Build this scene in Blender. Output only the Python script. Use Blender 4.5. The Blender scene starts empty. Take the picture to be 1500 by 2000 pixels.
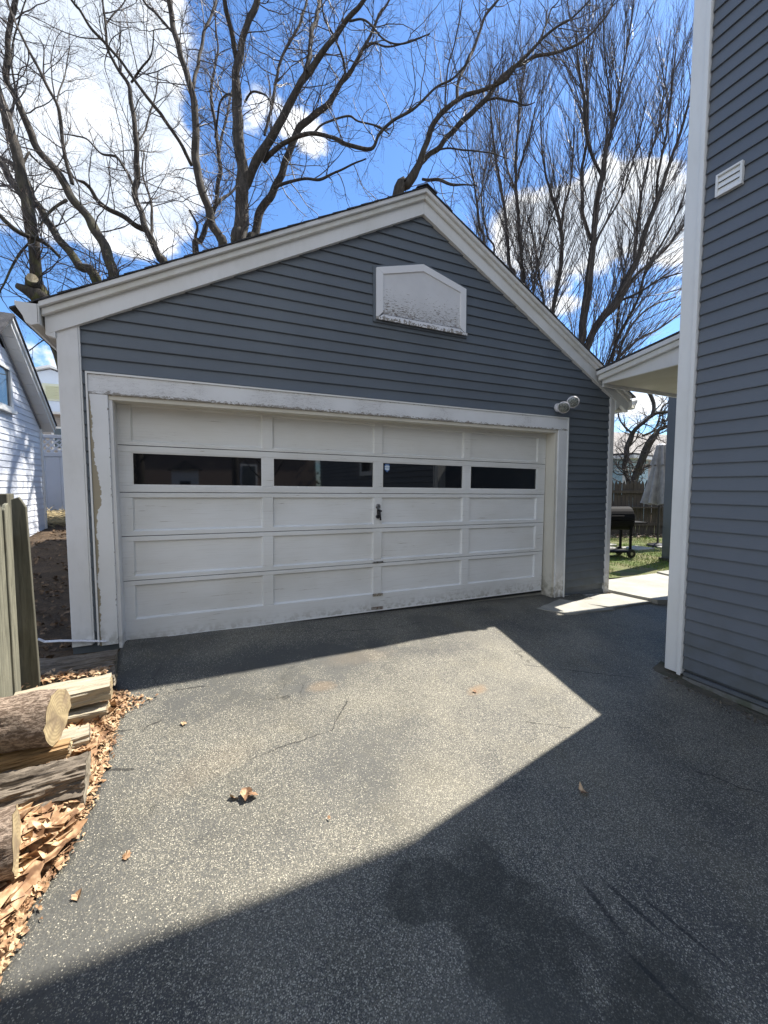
import bpy, math, random
import numpy as np
from mathutils import Vector, Matrix, noise
random.seed(7); RNG = np.random.default_rng(11)
sc = bpy.context.scene
COL = sc.collection

# ------------------------------------------------------------------ camera
FPX, YAW, PITCH, ROLL = 785.0, 0.42634, -0.06357, -0.00083
CAM = np.array([0.99011, -3.93464, 1.22834])
cy_, sy_ = math.cos(YAW), math.sin(YAW)
FW = np.array([sy_ * math.cos(PITCH), cy_ * math.cos(PITCH), math.sin(PITCH)])
R0 = np.array([cy_, -sy_, 0.0]); U0 = np.cross(R0, FW)
RT = math.cos(ROLL) * R0 + math.sin(ROLL) * U0
UP = -math.sin(ROLL) * R0 + math.cos(ROLL) * U0
cd = bpy.data.cameras.new('camera'); cam = bpy.data.objects.new('camera', cd); COL.objects.link(cam)
M = Matrix.Identity(4)
for i in range(3):
    M[i][0], M[i][1], M[i][2], M[i][3] = RT[i], UP[i], -FW[i], CAM[i]
cam.matrix_world = M
cd.sensor_fit = 'VERTICAL'; cd.sensor_height = 24.0; cd.sensor_width = 18.0
cd.lens = FPX / 2000 * 24.0; cd.clip_start = 0.05; cd.clip_end = 3000
sc.camera = cam


def at(px, py, d):
    """point on the sight line of photo pixel (px,py) at axial depth d (used to plan where limbs stand)"""
    return CAM + d * (FW + RT * (px - 750) / FPX - UP * (py - 1000) / FPX)


# ------------------------------------------------------------------ light
SUNV = Vector((0.66, 0.14, 1.0)).normalized()
sl = bpy.data.lights.new('sun', 'SUN'); sl.energy = 5.0; sl.angle = math.radians(0.55); sl.color = (1.0, 0.94, 0.85)
so = bpy.data.objects.new('sun', sl); COL.objects.link(so)
so.rotation_euler = SUNV.to_track_quat('Z', 'Y').to_euler()
sc.view_settings.view_transform = 'Standard'; sc.view_settings.look = 'None'
sc.view_settings.gamma = 1.0; sc.view_settings.use_curve_mapping = False
sc.view_settings.exposure = 1.20
sc.cycles.max_bounces = 6; sc.cycles.glossy_bounces = 3; sc.cycles.diffuse_bounces = 4

world = bpy.data.worlds.new('World'); sc.world = world; world.use_nodes = True
world.cycles.sampling_method = 'MANUAL'; world.cycles.sample_map_resolution = 512


class NT:
    """small wrapper for building node trees"""
    def __init__(s, nt): s.nt = nt; nt.nodes.clear()
    def n(s, t, **kw):
        nd = s.nt.nodes.new(t); ins = kw.pop('i', {})
        for k, v in kw.items(): setattr(nd, k, v)
        for k, v in ins.items():
            s.set(nd.inputs[k], v)
        return nd
    def set(s, sock, v):
        if isinstance(v, bpy.types.NodeSocket): s.nt.links.new(v, sock)
        elif isinstance(v, bpy.types.Node): s.nt.links.new(v.outputs[0], sock)
        else: sock.default_value = v
    def m(s, op, a, b=None, c=None, clamp=False):
        nd = s.n('ShaderNodeMath', operation=op, use_clamp=clamp)
        s.set(nd.inputs[0], a)
        if b is not None: s.set(nd.inputs[1], b)
        if c is not None: s.set(nd.inputs[2], c)
        return nd.outputs[0]
    def vm(s, op, a, b=None, out=0):
        nd = s.n('ShaderNodeVectorMath', operation=op); s.set(nd.inputs[0], a)
        if b is not None: s.set(nd.inputs[1], b)
        return nd.outputs[out]
    def ss(s, v, lo, hi, a=0.0, b=1.0):
        nd = s.n('ShaderNodeMapRange', interpolation_type='SMOOTHSTEP', i={0: v, 1: lo, 2: hi, 3: a, 4: b})
        return nd.outputs[0]
    def mix(s, f, a, b, mode='MIX'):
        nd = s.n('ShaderNodeMix', data_type='RGBA', blend_type=mode)
        s.set(nd.inputs[0], f)
        for k, v in ((6, a), (7, b)):
            if isinstance(v, tuple) and len(v) == 3: v = (*v, 1)
            s.set(nd.inputs[k], v)
        return nd.outputs[2]
    def noise(s, vec, scale, detail=3, rough=.55, dist=0.0, out=0):
        nd = s.n('ShaderNodeTexNoise', i={'Vector': vec, 'Scale': scale, 'Detail': detail, 'Roughness': rough, 'Distortion': dist})
        return nd.outputs[out]
    def mapv(s, vec, scale=(1, 1, 1), loc=(0, 0, 0)):
        nd = s.n('ShaderNodeMapping', i={'Vector': vec, 'Scale': scale, 'Location': loc}); return nd.outputs[0]


w = NT(world.node_tree)
elev = math.asin(SUNV.z); rot = math.atan2(SUNV.x, SUNV.y)
sky = w.n('ShaderNodeTexSky', sky_type='NISHITA'); sky.sun_disc = False
sky.sun_elevation = elev; sky.sun_rotation = rot; sky.air_density = 1.0; sky.dust_density = 0.25; sky.ozone_density = 3.0
tc = w.n('ShaderNodeTexCoord').outputs['Generated']
sep = w.n('ShaderNodeSeparateXYZ', i={0: tc})
zc = w.m('MAXIMUM', sep.outputs[2], 0.06)
flat = w.n('ShaderNodeCombineXYZ', i={0: w.m('DIVIDE', sep.outputs[0], zc), 1: w.m('DIVIDE', sep.outputs[1], zc), 2: 0.0}).outputs[0]
n1 = w.noise(w.mapv(tc, (1, 1, 1.7), (3.1, 0.4, 0)), 7.5, 9, .60, .25)
n2 = w.noise(w.mapv(tc, (1, 1, 1.5), (7.7, 2.4, 0)), 2.6, 6, .55)
bias = None
# banks of cumulus, as directions on the sky (width, height in radians) and weight
BANKS = []
for px_, py_, rw, rh, wt in ((40, 60, .15, .16, .25), (150, 190, .15, .15, .30), (110, 330, .16, .12, .24), (260, 330, .10, .12, .22), (250, 60, .10, .09, .20), (215, 450, .12, .05, .18), (550, 215, .085, .05, .30), (620, 270, .06, .04, .22),
                             (1010, 455, .055, .060, .48), (1110, 440, .07, .062, .46), (1200, 405, .075, .068, .52), (1310, 440, .075, .045, .46), (1110, 600, .05, .022, .30), (1215, 790, .12, .03, .2),
                             (70, 560, .30, .05, -.30), (330, 520, .2, .05, -.2), (760, 150, .18, .26, -.22), (1150, 120, .28, .14, -.24), (900, 330, .08, .1, -.12), (1150, 700, .2, .04, -.12), (420, 150, .05, .2, -.10)):
    d_ = FW + RT * (px_ - 750) / FPX - UP * (py_ - 1000) / FPX; BANKS.append((tuple(d_), rw, rh, wt))
BANKS += [((-.1, -.85, .5), 1.0, .55, .20), ((-.95, -.1, .35), .7, .35, .16), ((.5, -.7, .5), .7, .5, .14)]  # unseen clouds outside the view, added as white fill for the shaded walls
for c, rw, rh, wt in BANKS:
    c = Vector(c).normalized(); rr = Vector((c.y, -c.x, 0)).normalized(); uu = rr.cross(c).normalized()
    a = w.m('DIVIDE', w.vm('DOT_PRODUCT', tc, tuple(rr), out=1), rw)
    b = w.m('DIVIDE', w.vm('DOT_PRODUCT', tc, tuple(uu), out=1), rh)
    r2 = w.m('ADD', w.m('MULTIPLY', a, a), w.m('MULTIPLY', b, b))
    front = w.m('GREATER_THAN', w.vm('DOT_PRODUCT', tc, tuple(c), out=1), 0.0)
    g = w.m('MULTIPLY', w.m('EXPONENT', w.m('MULTIPLY', r2, -1.0)), wt)
    g = w.m('MULTIPLY', g, front)
    bias = g if bias is None else w.m('ADD', bias, g)
v = w.m('ADD', w.m('ADD', w.m('MULTIPLY', w.m('SUBTRACT', n1, .12), .82), w.m('MULTIPLY', n2, .38)), bias)
mask = w.ss(v, .585, .715)
shade = w.m('ADD', w.ss(w.noise(w.mapv(tc, (1, 1, 2), (1.1, 5.2, .3)), 6.0, 8, .6), .36, .62), w.ss(v, .95, .62, -.45, .25), clamp=True)
ccol = w.mix(shade, (4.0, 4.45, 5.1), (6.7, 6.75, 6.8))
tint = w.mix(1.0, sky.outputs[0], (0.66, 0.87, 1.08), 'MULTIPLY')
skyc = w.mix(mask, tint, ccol)
bg = w.n('ShaderNodeBackground', i={'Color': skyc, 'Strength': 0.10})
w.n('ShaderNodeOutputWorld', i={'Surface': bg.outputs[0]})

# ------------------------------------------------------------------ mesh helpers


class MB:
    def __init__(s): s.v = []; s.f = []
    def add(s, vs, fs):
        o = len(s.v); s.v.extend([tuple(map(float, q)) for q in vs]); s.f.extend([tuple(i + o for i in f) for f in fs]); return s
    def box(s, x0, x1, y0, y1, z0, z1):
        return s.add([(x0, y0, z0), (x1, y0, z0), (x1, y1, z0), (x0, y1, z0), (x0, y0, z1), (x1, y0, z1), (x1, y1, z1), (x0, y1, z1)],
                     [(0, 3, 2, 1), (4, 5, 6, 7), (0, 1, 5, 4), (1, 2, 6, 5), (2, 3, 7, 6), (3, 0, 4, 7)])
    def prism(s, poly, a0, a1, axis='y'):
        """poly in xz (axis y), yz (axis x) or xy (axis z)"""
        n = len(poly); put = {'y': lambda p, a: (p[0], a, p[1]), 'x': lambda p, a: (a, p[0], p[1]), 'z': lambda p, a: (p[0], p[1], a)}[axis]
        vs = [put(p, a0) for p in poly] + [put(p, a1) for p in poly]
        fs = [tuple(range(n)), tuple(range(2 * n - 1, n - 1, -1))] + [(i, i + n, (i + 1) % n + n, (i + 1) % n) for i in range(n)]
        return s.add(vs, fs)
    def bar(s, a, b, w_, h_, up=(0, 0, 1)):
        a = Vector(a); b = Vector(b); t = (b - a).normalized(); u = Vector(up); sd = t.cross(u).normalized(); u = sd.cross(t).normalized()
        vs = []
        for q in (a, b):
            for i, j in ((-1, -1), (1, -1), (1, 1), (-1, 1)): vs.append(q + sd * (w_ / 2 * i) + u * (h_ / 2 * j))
        return s.add(vs, [(0, 3, 2, 1), (4, 5, 6, 7), (0, 1, 5, 4), (1, 2, 6, 5), (2, 3, 7, 6), (3, 0, 4, 7)])
    def tube(s, pts, rad, k=10, cap=True):
        pts = [Vector(q) for q in pts]; n = len(pts); o = []
        if not hasattr(rad, '__len__'): rad = [rad] * n
        ref = None
        for i, q in enumerate(pts):
            t = (pts[min(i + 1, n - 1)] - pts[max(i - 1, 0)]).normalized()
            if ref is None: ref = t.orthogonal().normalized()
            ref = (ref - t * ref.dot(t)).normalized(); b = t.cross(ref)
            for j in range(k):
                a = 2 * math.pi * j / k; o.append(q + (ref * math.cos(a) + b * math.sin(a)) * rad[i])
        fs = [(i * k + j, i * k + (j + 1) % k, (i + 1) * k + (j + 1) % k, (i + 1) * k + j) for i in range(n - 1) for j in range(k)]
        if cap: fs += [tuple(range(k - 1, -1, -1)), tuple((n - 1) * k + j for j in range(k))]
        return s.add(o, fs)
    def mesh(s, name, smooth=False):
        me = bpy.data.meshes.new(name); me.from_pydata(s.v, [], s.f); me.update()
        if smooth: me.polygons.foreach_set('use_smooth', [True] * len(me.polygons))
        return me


def link(name, me, mat=None, parent=None, label=None, cat=None, group=None, kind=None, bevel=0, loc=None):
    o = bpy.data.objects.new(name, me); COL.objects.link(o)
    if mat and me is not None and not me.materials: me.materials.append(mat)
    if parent: o.parent = parent
    if label: o['label'] = label
    if cat: o['category'] = cat
    if group: o['group'] = group
    if kind: o['kind'] = kind
    if loc is not None: o.location = loc
    if bevel:
        m_ = o.modifiers.new('bevel', 'BEVEL'); m_.width = bevel; m_.segments = 1; m_.limit_method = 'ANGLE'
    return o


def obj(name, mb, mat, parent=None, smooth=False, **kw): return link(name, mb.mesh(name, smooth), mat, parent, **kw)


def thing(name, label, cat, loc=(0, 0, 0), group=None, rz=0):
    o = link(name, None, label=label, cat=cat, group=group, loc=loc); o.rotation_euler = (0, 0, rz); o.empty_display_size = .1; return o


def child_empty(name, parent, loc=(0, 0, 0)):
    return link(name, None, parent=parent, loc=loc)


def bigmesh(name, V, F, k, mat, **kw):
    """numpy mesh: V (n,3), F (m,k)"""
    me = bpy.data.meshes.new(name); me.vertices.add(len(V)); me.vertices.foreach_set('co', V.astype(np.float32).ravel())
    m_ = len(F); me.loops.add(m_ * k); me.loops.foreach_set('vertex_index', F.astype(np.int32).ravel())
    me.polygons.add(m_); me.polygons.foreach_set('loop_start', np.arange(m_, dtype=np.int32) * k)
    me.polygons.foreach_set('loop_total', np.full(m_, k, dtype=np.int32))
    if kw.pop('smooth', True): me.polygons.foreach_set('use_smooth', np.ones(m_, dtype=bool))
    me.update(calc_edges=True); me.validate()
    return link(name, me, mat, **kw)

# ------------------------------------------------------------------ materials


def mat(name, build):
    m_ = bpy.data.materials.new(name); m_.use_nodes = True; t = NT(m_.node_tree)
    co = t.n('ShaderNodeTexCoord').outputs['Object']
    geo = t.n('ShaderNodeNewGeometry')
    r = build(t, co, geo)
    col, rough = r[0], r[1]; extra = r[2] if len(r) > 2 else {}
    if isinstance(col, tuple) and len(col) == 3: col = (*col, 1)
    ins = {'Base Color': col, 'Roughness': rough}; ins.update(extra)
    b = t.n('ShaderNodeBsdfPrincipled', i=ins)
    t.n('ShaderNodeOutputMaterial', i={'Surface': b.outputs[0]})
    return m_


def bump(t, h, strength=.3, dist=.01):
    return t.n('ShaderNodeBump', i={'Height': h, 'Strength': strength, 'Distance': dist}).outputs[0]


def wpos(geo): return geo.outputs['Position']


def m_siding(base, dark):
    def f(t, co, geo):
        P = wpos(geo)
        a = t.noise(P, 1.1, 4); b = t.noise(t.mapv(P, (1.5, 1.5, 60)), 9, 4, .6)
        rnd = t.n('ShaderNodeObjectInfo').outputs['Random']
        c = t.mix(t.ss(a, .3, .75), base, dark)
        c = t.mix(t.m('MULTIPLY', t.ss(b, .35, .75), .25), c, tuple(x * 1.35 for x in base))
        c = t.mix(t.m('MULTIPLY', rnd, .14), c, tuple(x * .8 for x in dark))
        z = t.n('ShaderNodeSeparateXYZ', i={0: P}).outputs[2]
        dirt = t.m('MULTIPLY', t.ss(z, .35, -.35), t.ss(t.noise(P, 6, 4), .35, .7))
        c = t.mix(t.m('MULTIPLY', dirt, .45), c, (.075, .08, .06))
        return c, t.ss(b, .2, .8, .42, .62), {'Normal': bump(t, t.m('ADD', b, t.m('MULTIPLY', a, 1.5)), .22, .006), 'Specular IOR Level': .4}
    return f


def m_white(base=(.78, .785, .785), old=.35, dirt_z=None, stain=(.52, .50, .42)):
    def f(t, co, geo):
        P = wpos(geo)
        big = t.noise(P, 1.6, 4); fine = t.noise(t.mapv(P, (1, 1, .35)), 22, 5, .65); chip = t.noise(t.mapv(P, (1, 1, 1.3)), 38, 4, .6, 1.2)
        c = t.mix(t.m('MULTIPLY', t.ss(big, .35, .75), old), base, stain)
        c = t.mix(t.m('MULTIPLY', t.ss(fine, .45, .8), .3 * old + .05), c, (.45, .45, .44))
        ch = t.m('MULTIPLY', t.ss(chip, .715, .73), t.ss(big, .42, .6))
        c = t.mix(t.m('MULTIPLY', ch, min(1, old * 2)), c, (.23, .2, .16))
        if dirt_z is not None:
            z = t.n('ShaderNodeSeparateXYZ', i={0: P}).outputs[2]
            d = t.m('MULTIPLY', t.ss(z, dirt_z + .35, dirt_z - .02), t.ss(t.noise(P, 14, 5), .4, .62))
            c = t.mix(t.m('MULTIPLY', d, .7), c, (.22, .2, .15))
        return c, .55, {'Normal': bump(t, t.m('SUBTRACT', fine, t.m('MULTIPLY', ch, 2)), .25, .004), 'Specular IOR Level': .35}
    return f


def m_wood(c0, c1, axis=(1, 1, 1), scale=12, rough=.85, dark=(.05, .045, .035)):
    def f(t, co, geo):
        rnd = t.n('ShaderNodeObjectInfo').outputs['Random']
        P = t.vm('ADD', co, t.n('ShaderNodeCombineXYZ', i={0: t.m('MULTIPLY', rnd, 17.0), 1: t.m('MULTIPLY', rnd, 5.0), 2: 0.0}).outputs[0])
        g = t.noise(t.mapv(P, axis), scale, 6, .65, .6); g2 = t.noise(P, 4, 4)
        c = t.mix(t.ss(g, .3, .7), c0, c1)
        c = t.mix(t.m('MULTIPLY', t.ss(g, .60, .68), .8), c, dark)
        c = t.mix(t.m('MULTIPLY', t.ss(g2, .4, .7), .35), c, tuple(x * .6 for x in c0))
        return c, rough, {'Normal': bump(t, g, .6, .012)}
    return f


M_SID = mat('blue_grey_vinyl', m_siding((.132, .156, .182), (.108, .129, .155)))
M_SID2 = mat('blue_grey_vinyl_house', m_siding((.136, .154, .180), (.112, .129, .154)))
M_WHT = mat('old_white_paint', m_white())
M_TRIM = mat('weathered_white_trim', m_white((.80, .81, .82), .34, -.2))
M_RAKE = mat('painted_rake', m_white((.79, .805, .81), .28))
M_CLEAN = mat('white_vinyl', m_white((.79, .80, .79), .14))
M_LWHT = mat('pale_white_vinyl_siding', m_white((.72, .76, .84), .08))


def f_door(t, co, geo):
    P = wpos(geo); s_ = t.n('ShaderNodeSeparateXYZ', i={0: P})
    big = t.noise(t.mapv(P, (1, 1, 1.8)), 1.3, 5); streak = t.noise(t.mapv(P, (.7, 1, 26)), 5, 6, .62, .4); z = s_.outputs[2]
    c = t.mix(t.ss(big, .35, .75), (.76, .775, .78), (.67, .675, .66))
    c = t.mix(t.m('MULTIPLY', t.ss(z, 1.3, 2.0), .35), c, (.62, .59, .50))
    c = t.mix(t.m('MULTIPLY', t.ss(streak, .50, .75), .26), c, (.44, .43, .39))
    ch = t.m('MULTIPLY', t.ss(streak, .665, .68), t.ss(big, .44, .56))
    c = t.mix(ch, c, (.25, .22, .18))
    low = t.m('MULTIPLY', t.ss(z, .0, -.22), t.ss(t.noise(P, 20, 5), .42, .62))
    c = t.mix(t.m('MULTIPLY', low, .65), c, (.26, .24, .19))
    return c, .5, {'Normal': bump(t, streak, .3, .004)}


M_DOOR = mat('garage_door_paint', f_door)


def f_peel(t, co, geo):   # left door jamb: paint flaked off along its outer edge
    P = wpos(geo); s_ = t.n('ShaderNodeSeparateXYZ', i={0: P}); x, z = s_.outputs[0], s_.outputs[2]
    zn = t.n('ShaderNodeCombineXYZ', i={0: 0.0, 1: 0.0, 2: z}).outputs[0]
    wv = t.noise(zn, 3.1, 6, .7); wv2 = t.noise(P, 34, 4, .6)
    near = t.m('MULTIPLY', t.m('SUBTRACT', t.ss(z, 2.0, 1.75), t.ss(z, .35, -.1, 0, .6)), 1.0)
    bumpz = t.m('EXPONENT', t.m('MULTIPLY', t.m('POWER', t.m('DIVIDE', t.m('SUBTRACT', z, 1.20), .17), 2.0), -1.0))
    wid = t.m('MULTIPLY', t.m('ADD', t.m('ADD', t.m('MULTIPLY', t.m('SUBTRACT', wv, .41), .15), t.m('MULTIPLY', t.m('SUBTRACT', wv2, .5), .03)), t.m('MULTIPLY', bumpz, .034)), near)
    pl = t.m('LESS_THAN', t.m('SUBTRACT', x, .206), wid)
    big = t.noise(P, 2, 4)
    edge = t.m('MULTIPLY', t.m('GREATER_THAN', x, .323), t.ss(t.noise(P, 24, 4), .6, .62))
    c = t.mix(t.ss(big, .3, .8), (.80, .815, .83), (.70, .71, .70))
    c = t.mix(pl, c, (.36, .31, .22)); c = t.mix(edge, c, (.25, .23, .2))
    d = t.m('MULTIPLY', t.ss(z, .2, -.15), t.ss(t.noise(P, 14, 5), .42, .6))
    c = t.mix(t.m('MULTIPLY', d, .6), c, (.25, .24, .18))
    return c, .6, {'Normal': bump(t, t.m('MULTIPLY', pl, -1.0), .5, .003)}


M_PEEL = mat('peeling_jamb_paint', f_peel)


def f_head(t, co, geo):   # head casing: paint cracked and lifting along its lower edge
    P = wpos(geo); s_ = t.n('ShaderNodeSeparateXYZ', i={0: P}); z = s_.outputs[2]
    a = t.noise(t.mapv(P, (1, 1, 5)), 9, 6, .7, .8); big = t.noise(P, 1.4, 4); fl = t.noise(t.mapv(P, (1, 1, 2.5)), 26, 5, .7, 1.0)
    low = t.ss(z, 2.01, 1.965); up = t.ss(z, 2.09, 2.115)
    thr = t.m('SUBTRACT', .735, t.m('ADD', t.m('MULTIPLY', low, .22), t.m('MULTIPLY', up, .15)))
    pl = t.m('GREATER_THAN', t.m('ADD', t.m('MULTIPLY', fl, .75), t.m('MULTIPLY', big, .30)), thr)
    line = t.m('MULTIPLY', t.m('LESS_THAN', t.m('ABSOLUTE', t.m('SUBTRACT', a, .5)), .006), t.ss(big, .48, .6))
    c = t.mix(t.ss(big, .3, .75), (.80, .82, .84), (.70, .71, .72)); c = t.mix(pl, c, (.30, .28, .25)); c = t.mix(t.m('MULTIPLY', line, .8), c, (.2, .19, .18))
    return c, .55, {'Normal': bump(t, t.m('MULTIPLY', t.m('ADD', pl, line), -1.0), .5, .003)}


M_HEAD = mat('cracked_head_paint', f_head)


def f_cover(t, co, geo):
    P = wpos(geo); z = t.n('ShaderNodeSeparateXYZ', i={0: P}).outputs[2]
    st = t.noise(t.mapv(P, (1, 1, 4.5)), 26, 5, .62, .9); big = t.noise(P, 3.5, 3)
    thr = t.m('ADD', t.ss(z, 2.96, 3.38, .50, .72), t.m('MULTIPLY', t.m('SUBTRACT', big, .5), .25))
    pl = t.m('GREATER_THAN', st, thr)
    c = t.mix(t.ss(big, .3, .7), (.72, .73, .75), (.64, .65, .67)); c = t.mix(pl, c, (.24, .22, .20))
    return c, .65, {'Normal': bump(t, t.m('MULTIPLY', pl, -1.0), .5, .003)}


def f_cover_frame(t, co, geo):
    P = wpos(geo); z = t.n('ShaderNodeSeparateXYZ', i={0: P}).outputs[2]
    st = t.noise(P, 30, 5, .62, .9); big = t.noise(P, 7, 3)
    thr = t.m('ADD', t.ss(z, 2.955, 3.01, .50, .74), t.m('MULTIPLY', t.m('SUBTRACT', big, .5), .25))
    pl = t.m('GREATER_THAN', st, thr)
    return t.mix(pl, (.80, .81, .83), (.30, .28, .25)), .6, {'Normal': bump(t, t.m('MULTIPLY', pl, -1.0), .5, .003)}


M_COVER = mat('flaking_vent_board', f_cover); M_COVERF = mat('flaking_vent_frame', f_cover_frame)


def f_rake(t, co, geo):
    P = wpos(geo); g = t.noise(t.mapv(P, (1.2, 1, 1.2)), 3, 4); s_ = t.noise(t.mapv(P, (1, 1, 1)), 30, 5)
    c = t.mix(t.ss(g, .35, .7), (.76, .765, .74), (.66, .655, .60)); c = t.mix(t.m('MULTIPLY', t.ss(s_, .5, .8), .2), c, (.4, .38, .3))
    return c, .55, {'Normal': bump(t, s_, .15, .003)}


M_MOULD = mat('yellowed_moulding', f_rake)
M_GLASS = mat('dark_glass', lambda t, co, geo: (t.mix(t.ss(t.noise(co, 7, 5, .7), .45, .8), (.006, .007, .009), (.016, .016, .016)), .03, {'Specular IOR Level': 1.0, 'Normal': bump(t, t.noise(co, 1.6, 2), .03, .02)}))
M_GLASS2 = mat('pale_window_glass', lambda t, co, geo: ((.08, .10, .11), .05, {'Specular IOR Level': 1.0}))
M_DARK = mat('dark_void', lambda t, co, geo: ((.012, .012, .013), .8))
M_RUB = mat('black_rubber', lambda t, co, geo: ((.02, .02, .02), .7))
M_CHROME = mat('worn_chrome', lambda t, co, geo: (t.mix(t.ss(t.noise(co, 60, 4), .4, .7), (.55, .55, .55), (.2, .17, .14)), .3, {'Metallic': 1.0}))
M_IRON = mat('dark_lock_metal', lambda t, co, geo: ((.05, .05, .055), .35, {'Metallic': .7}))
M_SHING = mat('dark_shingle', lambda t, co, geo: (t.mix(t.ss(t.noise(co, 90, 3), .4, .6), (.028, .028, .03), (.075, .075, .08)), .9, {'Normal': bump(t, t.noise(co, 120, 3), .6, .01)}))
M_LENS = mat('lamp_lens', lambda t, co, geo: (t.mix(t.ss(t.n('ShaderNodeTexVoronoi', i={'Vector': co, 'Scale': 90.0}).outputs[0], .2, .6), (.34, .35, .31), (.10, .11, .10)), .15, {'Specular IOR Level': .9}))
M_LAMPW = mat('lamp_housing', lambda t, co, geo: (t.mix(t.ss(t.noise(co, 40, 3), .4, .7), (.80, .79, .80), (.60, .58, .60)), .45))
M_FOUND = mat('mossy_foundation', lambda t, co, geo: (t.mix(t.ss(t.noise(co, 7, 6, .65), .42, .62), (.10, .09, .07), (.055, .06, .04)), .95, {'Normal': bump(t, t.noise(co, 18, 6, .7), 1.0, .04)}))


def f_asphalt(t, co, geo):
    P = co; s_ = t.n('ShaderNodeSeparateXYZ', i={0: P}); X, Y = s_.outputs[0], s_.outputs[1]
    cache = {}
    def blob(cx, cyy, rx, ry, ang=0, soft=.35, ns=3.0, na=.7):
        ns = 4.0 if ns < 8 else 18.0
        if ns not in cache: cache[ns] = t.noise(P, ns, 6, .65)
        dx = t.m('SUBTRACT', X, cx); dy = t.m('SUBTRACT', Y, cyy); c_, q_ = math.cos(ang), math.sin(ang)
        u = t.m('DIVIDE', t.m('ADD', t.m('MULTIPLY', dx, c_), t.m('MULTIPLY', dy, q_)), rx)
        v_ = t.m('DIVIDE', t.m('SUBTRACT', t.m('MULTIPLY', dy, c_), t.m('MULTIPLY', dx, q_)), ry)
        r = t.m('SQRT', t.m('ADD', t.m('MULTIPLY', u, u), t.m('MULTIPLY', v_, v_)))
        r = t.m('ADD', r, t.m('MULTIPLY', t.m('SUBTRACT', cache[ns], .5), na * 2))
        return t.ss(r, 1.0 + soft, 1.0 - soft)
    vor = t.n('ShaderNodeTexVoronoi', i={'Vector': t.mapv(P, (1, 1, 1)), 'Scale': 190.0}); vc = t.n('ShaderNodeSeparateColor', i={0: vor.outputs['Color']})
    vor2 = t.n('ShaderNodeTexVoronoi', i={'Vector': P, 'Scale': 300.0}); vc2 = t.n('ShaderNodeSeparateColor', i={0: vor2.outputs['Color']})
    patch = t.noise(P, 1.15, 6, .6, .3); patch2 = t.noise(t.mapv(P, (1, 1, 1), (4, 9, 0)), 3.4, 5, .6); fine = t.noise(P, 95, 4, .7)
    sealed = t.m('ADD', t.m('ADD', blob(.55, -1.7, .45, .9), blob(1.25, -.75, 1.3, .42, .0)), blob(1.5, -1.9, .8, .35, .4), clamp=True)
    door = blob(3.0, -.05, 3.8, .8, 0, .4)
    binder = t.mix(t.ss(patch, .35, .68), (.066, .066, .062), (.122, .116, .096))
    binder = t.mix(t.m('MULTIPLY', t.ss(patch2, .5, .72), .55), binder, (.122, .108, .072))
    binder = t.mix(t.m('MULTIPLY', sealed, .6), binder, (.082, .084, .078))
    chipc = t.mix(vc.outputs[1], (.20, .19, .165), (.62, .58, .46))
    wear = t.ss(t.noise(t.mapv(P, (1, 1, 1), (2, 3, 0)), 1.7, 5, .6), .3, .65)
    thr = t.m('SUBTRACT', .80, t.m('MULTIPLY', wear, .36)); thr = t.m('ADD', thr, t.m('MULTIPLY', sealed, .20)); thr = t.m('ADD', thr, t.m('MULTIPLY', door, .22))
    chip = t.m('MULTIPLY', t.m('GREATER_THAN', vc.outputs[0], thr), t.ss(vor.outputs['Distance'], .56, .40))
    chip2 = t.m('MULTIPLY', t.m('GREATER_THAN', vc2.outputs[0], t.m('ADD', thr, .02)), .55)
    vor3 = t.n('ShaderNodeTexVoronoi', i={'Vector': t.mapv(P, (1, 1, 1), (3, 7, 0)), 'Scale': 95.0}); vc3 = t.n('ShaderNodeSeparateColor', i={0: vor3.outputs['Color']})
    binder = t.mix(t.m('MULTIPLY', t.ss(t.noise(t.mapv(P, (1, 1, 1), (6, 2, 0)), 2.3, 7, .7), .46, .66), .5), binder, (.058, .058, .048))
    c = t.mix(t.m('MULTIPLY', t.ss(fine, .4, .7), .45), binder, (.028, .028, .027))
    c = t.mix(t.m('MULTIPLY', t.m('MULTIPLY', t.m('GREATER_THAN', vc3.outputs[0], .93), t.ss(vor3.outputs['Distance'], .5, .3)), .55), c, t.mix(vc3.outputs[1], (.05, .05, .05), (.36, .32, .24)))
    c = t.mix(chip2, c, (.25, .232, .175)); c = t.mix(t.m('MULTIPLY', chip, .85), c, chipc)
    # dark damp / moss stained areas, rust spots, tyre scuffs
    st = t.m('ADD', blob(2.02, -2.86, .24, .36, .2, .16, 4, .9), blob(1.78, -2.60, .2, .12, 0, .2, 5, .9), clamp=True)
    st = t.m('ADD', st, blob(2.3, -3.25, .2, .22, .2, .3, 5, .8), clamp=True)
    c = t.mix(t.m('MULTIPLY', t.m('MULTIPLY', st, t.ss(t.noise(P, 11, 5, .7), .30, .58, .35, 1.0)), .72), c, (.040, .040, .031))
    c = t.mix(t.m('MULTIPLY', blob(1.65, -3.15, .5, .2, .1, .4, 6, .7), .35), c, (.10, .10, .085))
    for bx, by, rx, ry, an, st_ in ((2.9, -1.48, .09, .045, .3, .55), (1.78, -1.07, .10, .06, 0, .28), (1.0, -1.6, .25, .10, .4, .08), (2.2, -.75, .3, .1, 0, .10)):
        c = t.mix(t.m('MULTIPLY', blob(bx, by, rx, ry, an, .5, 14, .5), st_), c, (.26, .17, .09))
    for bx, by, rx, ry, an in ((2.40, -2.92, .012, .12, -.1), (2.36, -3.15, .010, .10, .15), (2.52, -2.97, .010, .12, .15), (2.62, -3.1, .008, .14, .2)):
        c = t.mix(t.m('MULTIPLY', blob(bx, by, rx, ry, an, .4, 30, .4), .7), c, (.018, .019, .020))
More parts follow.
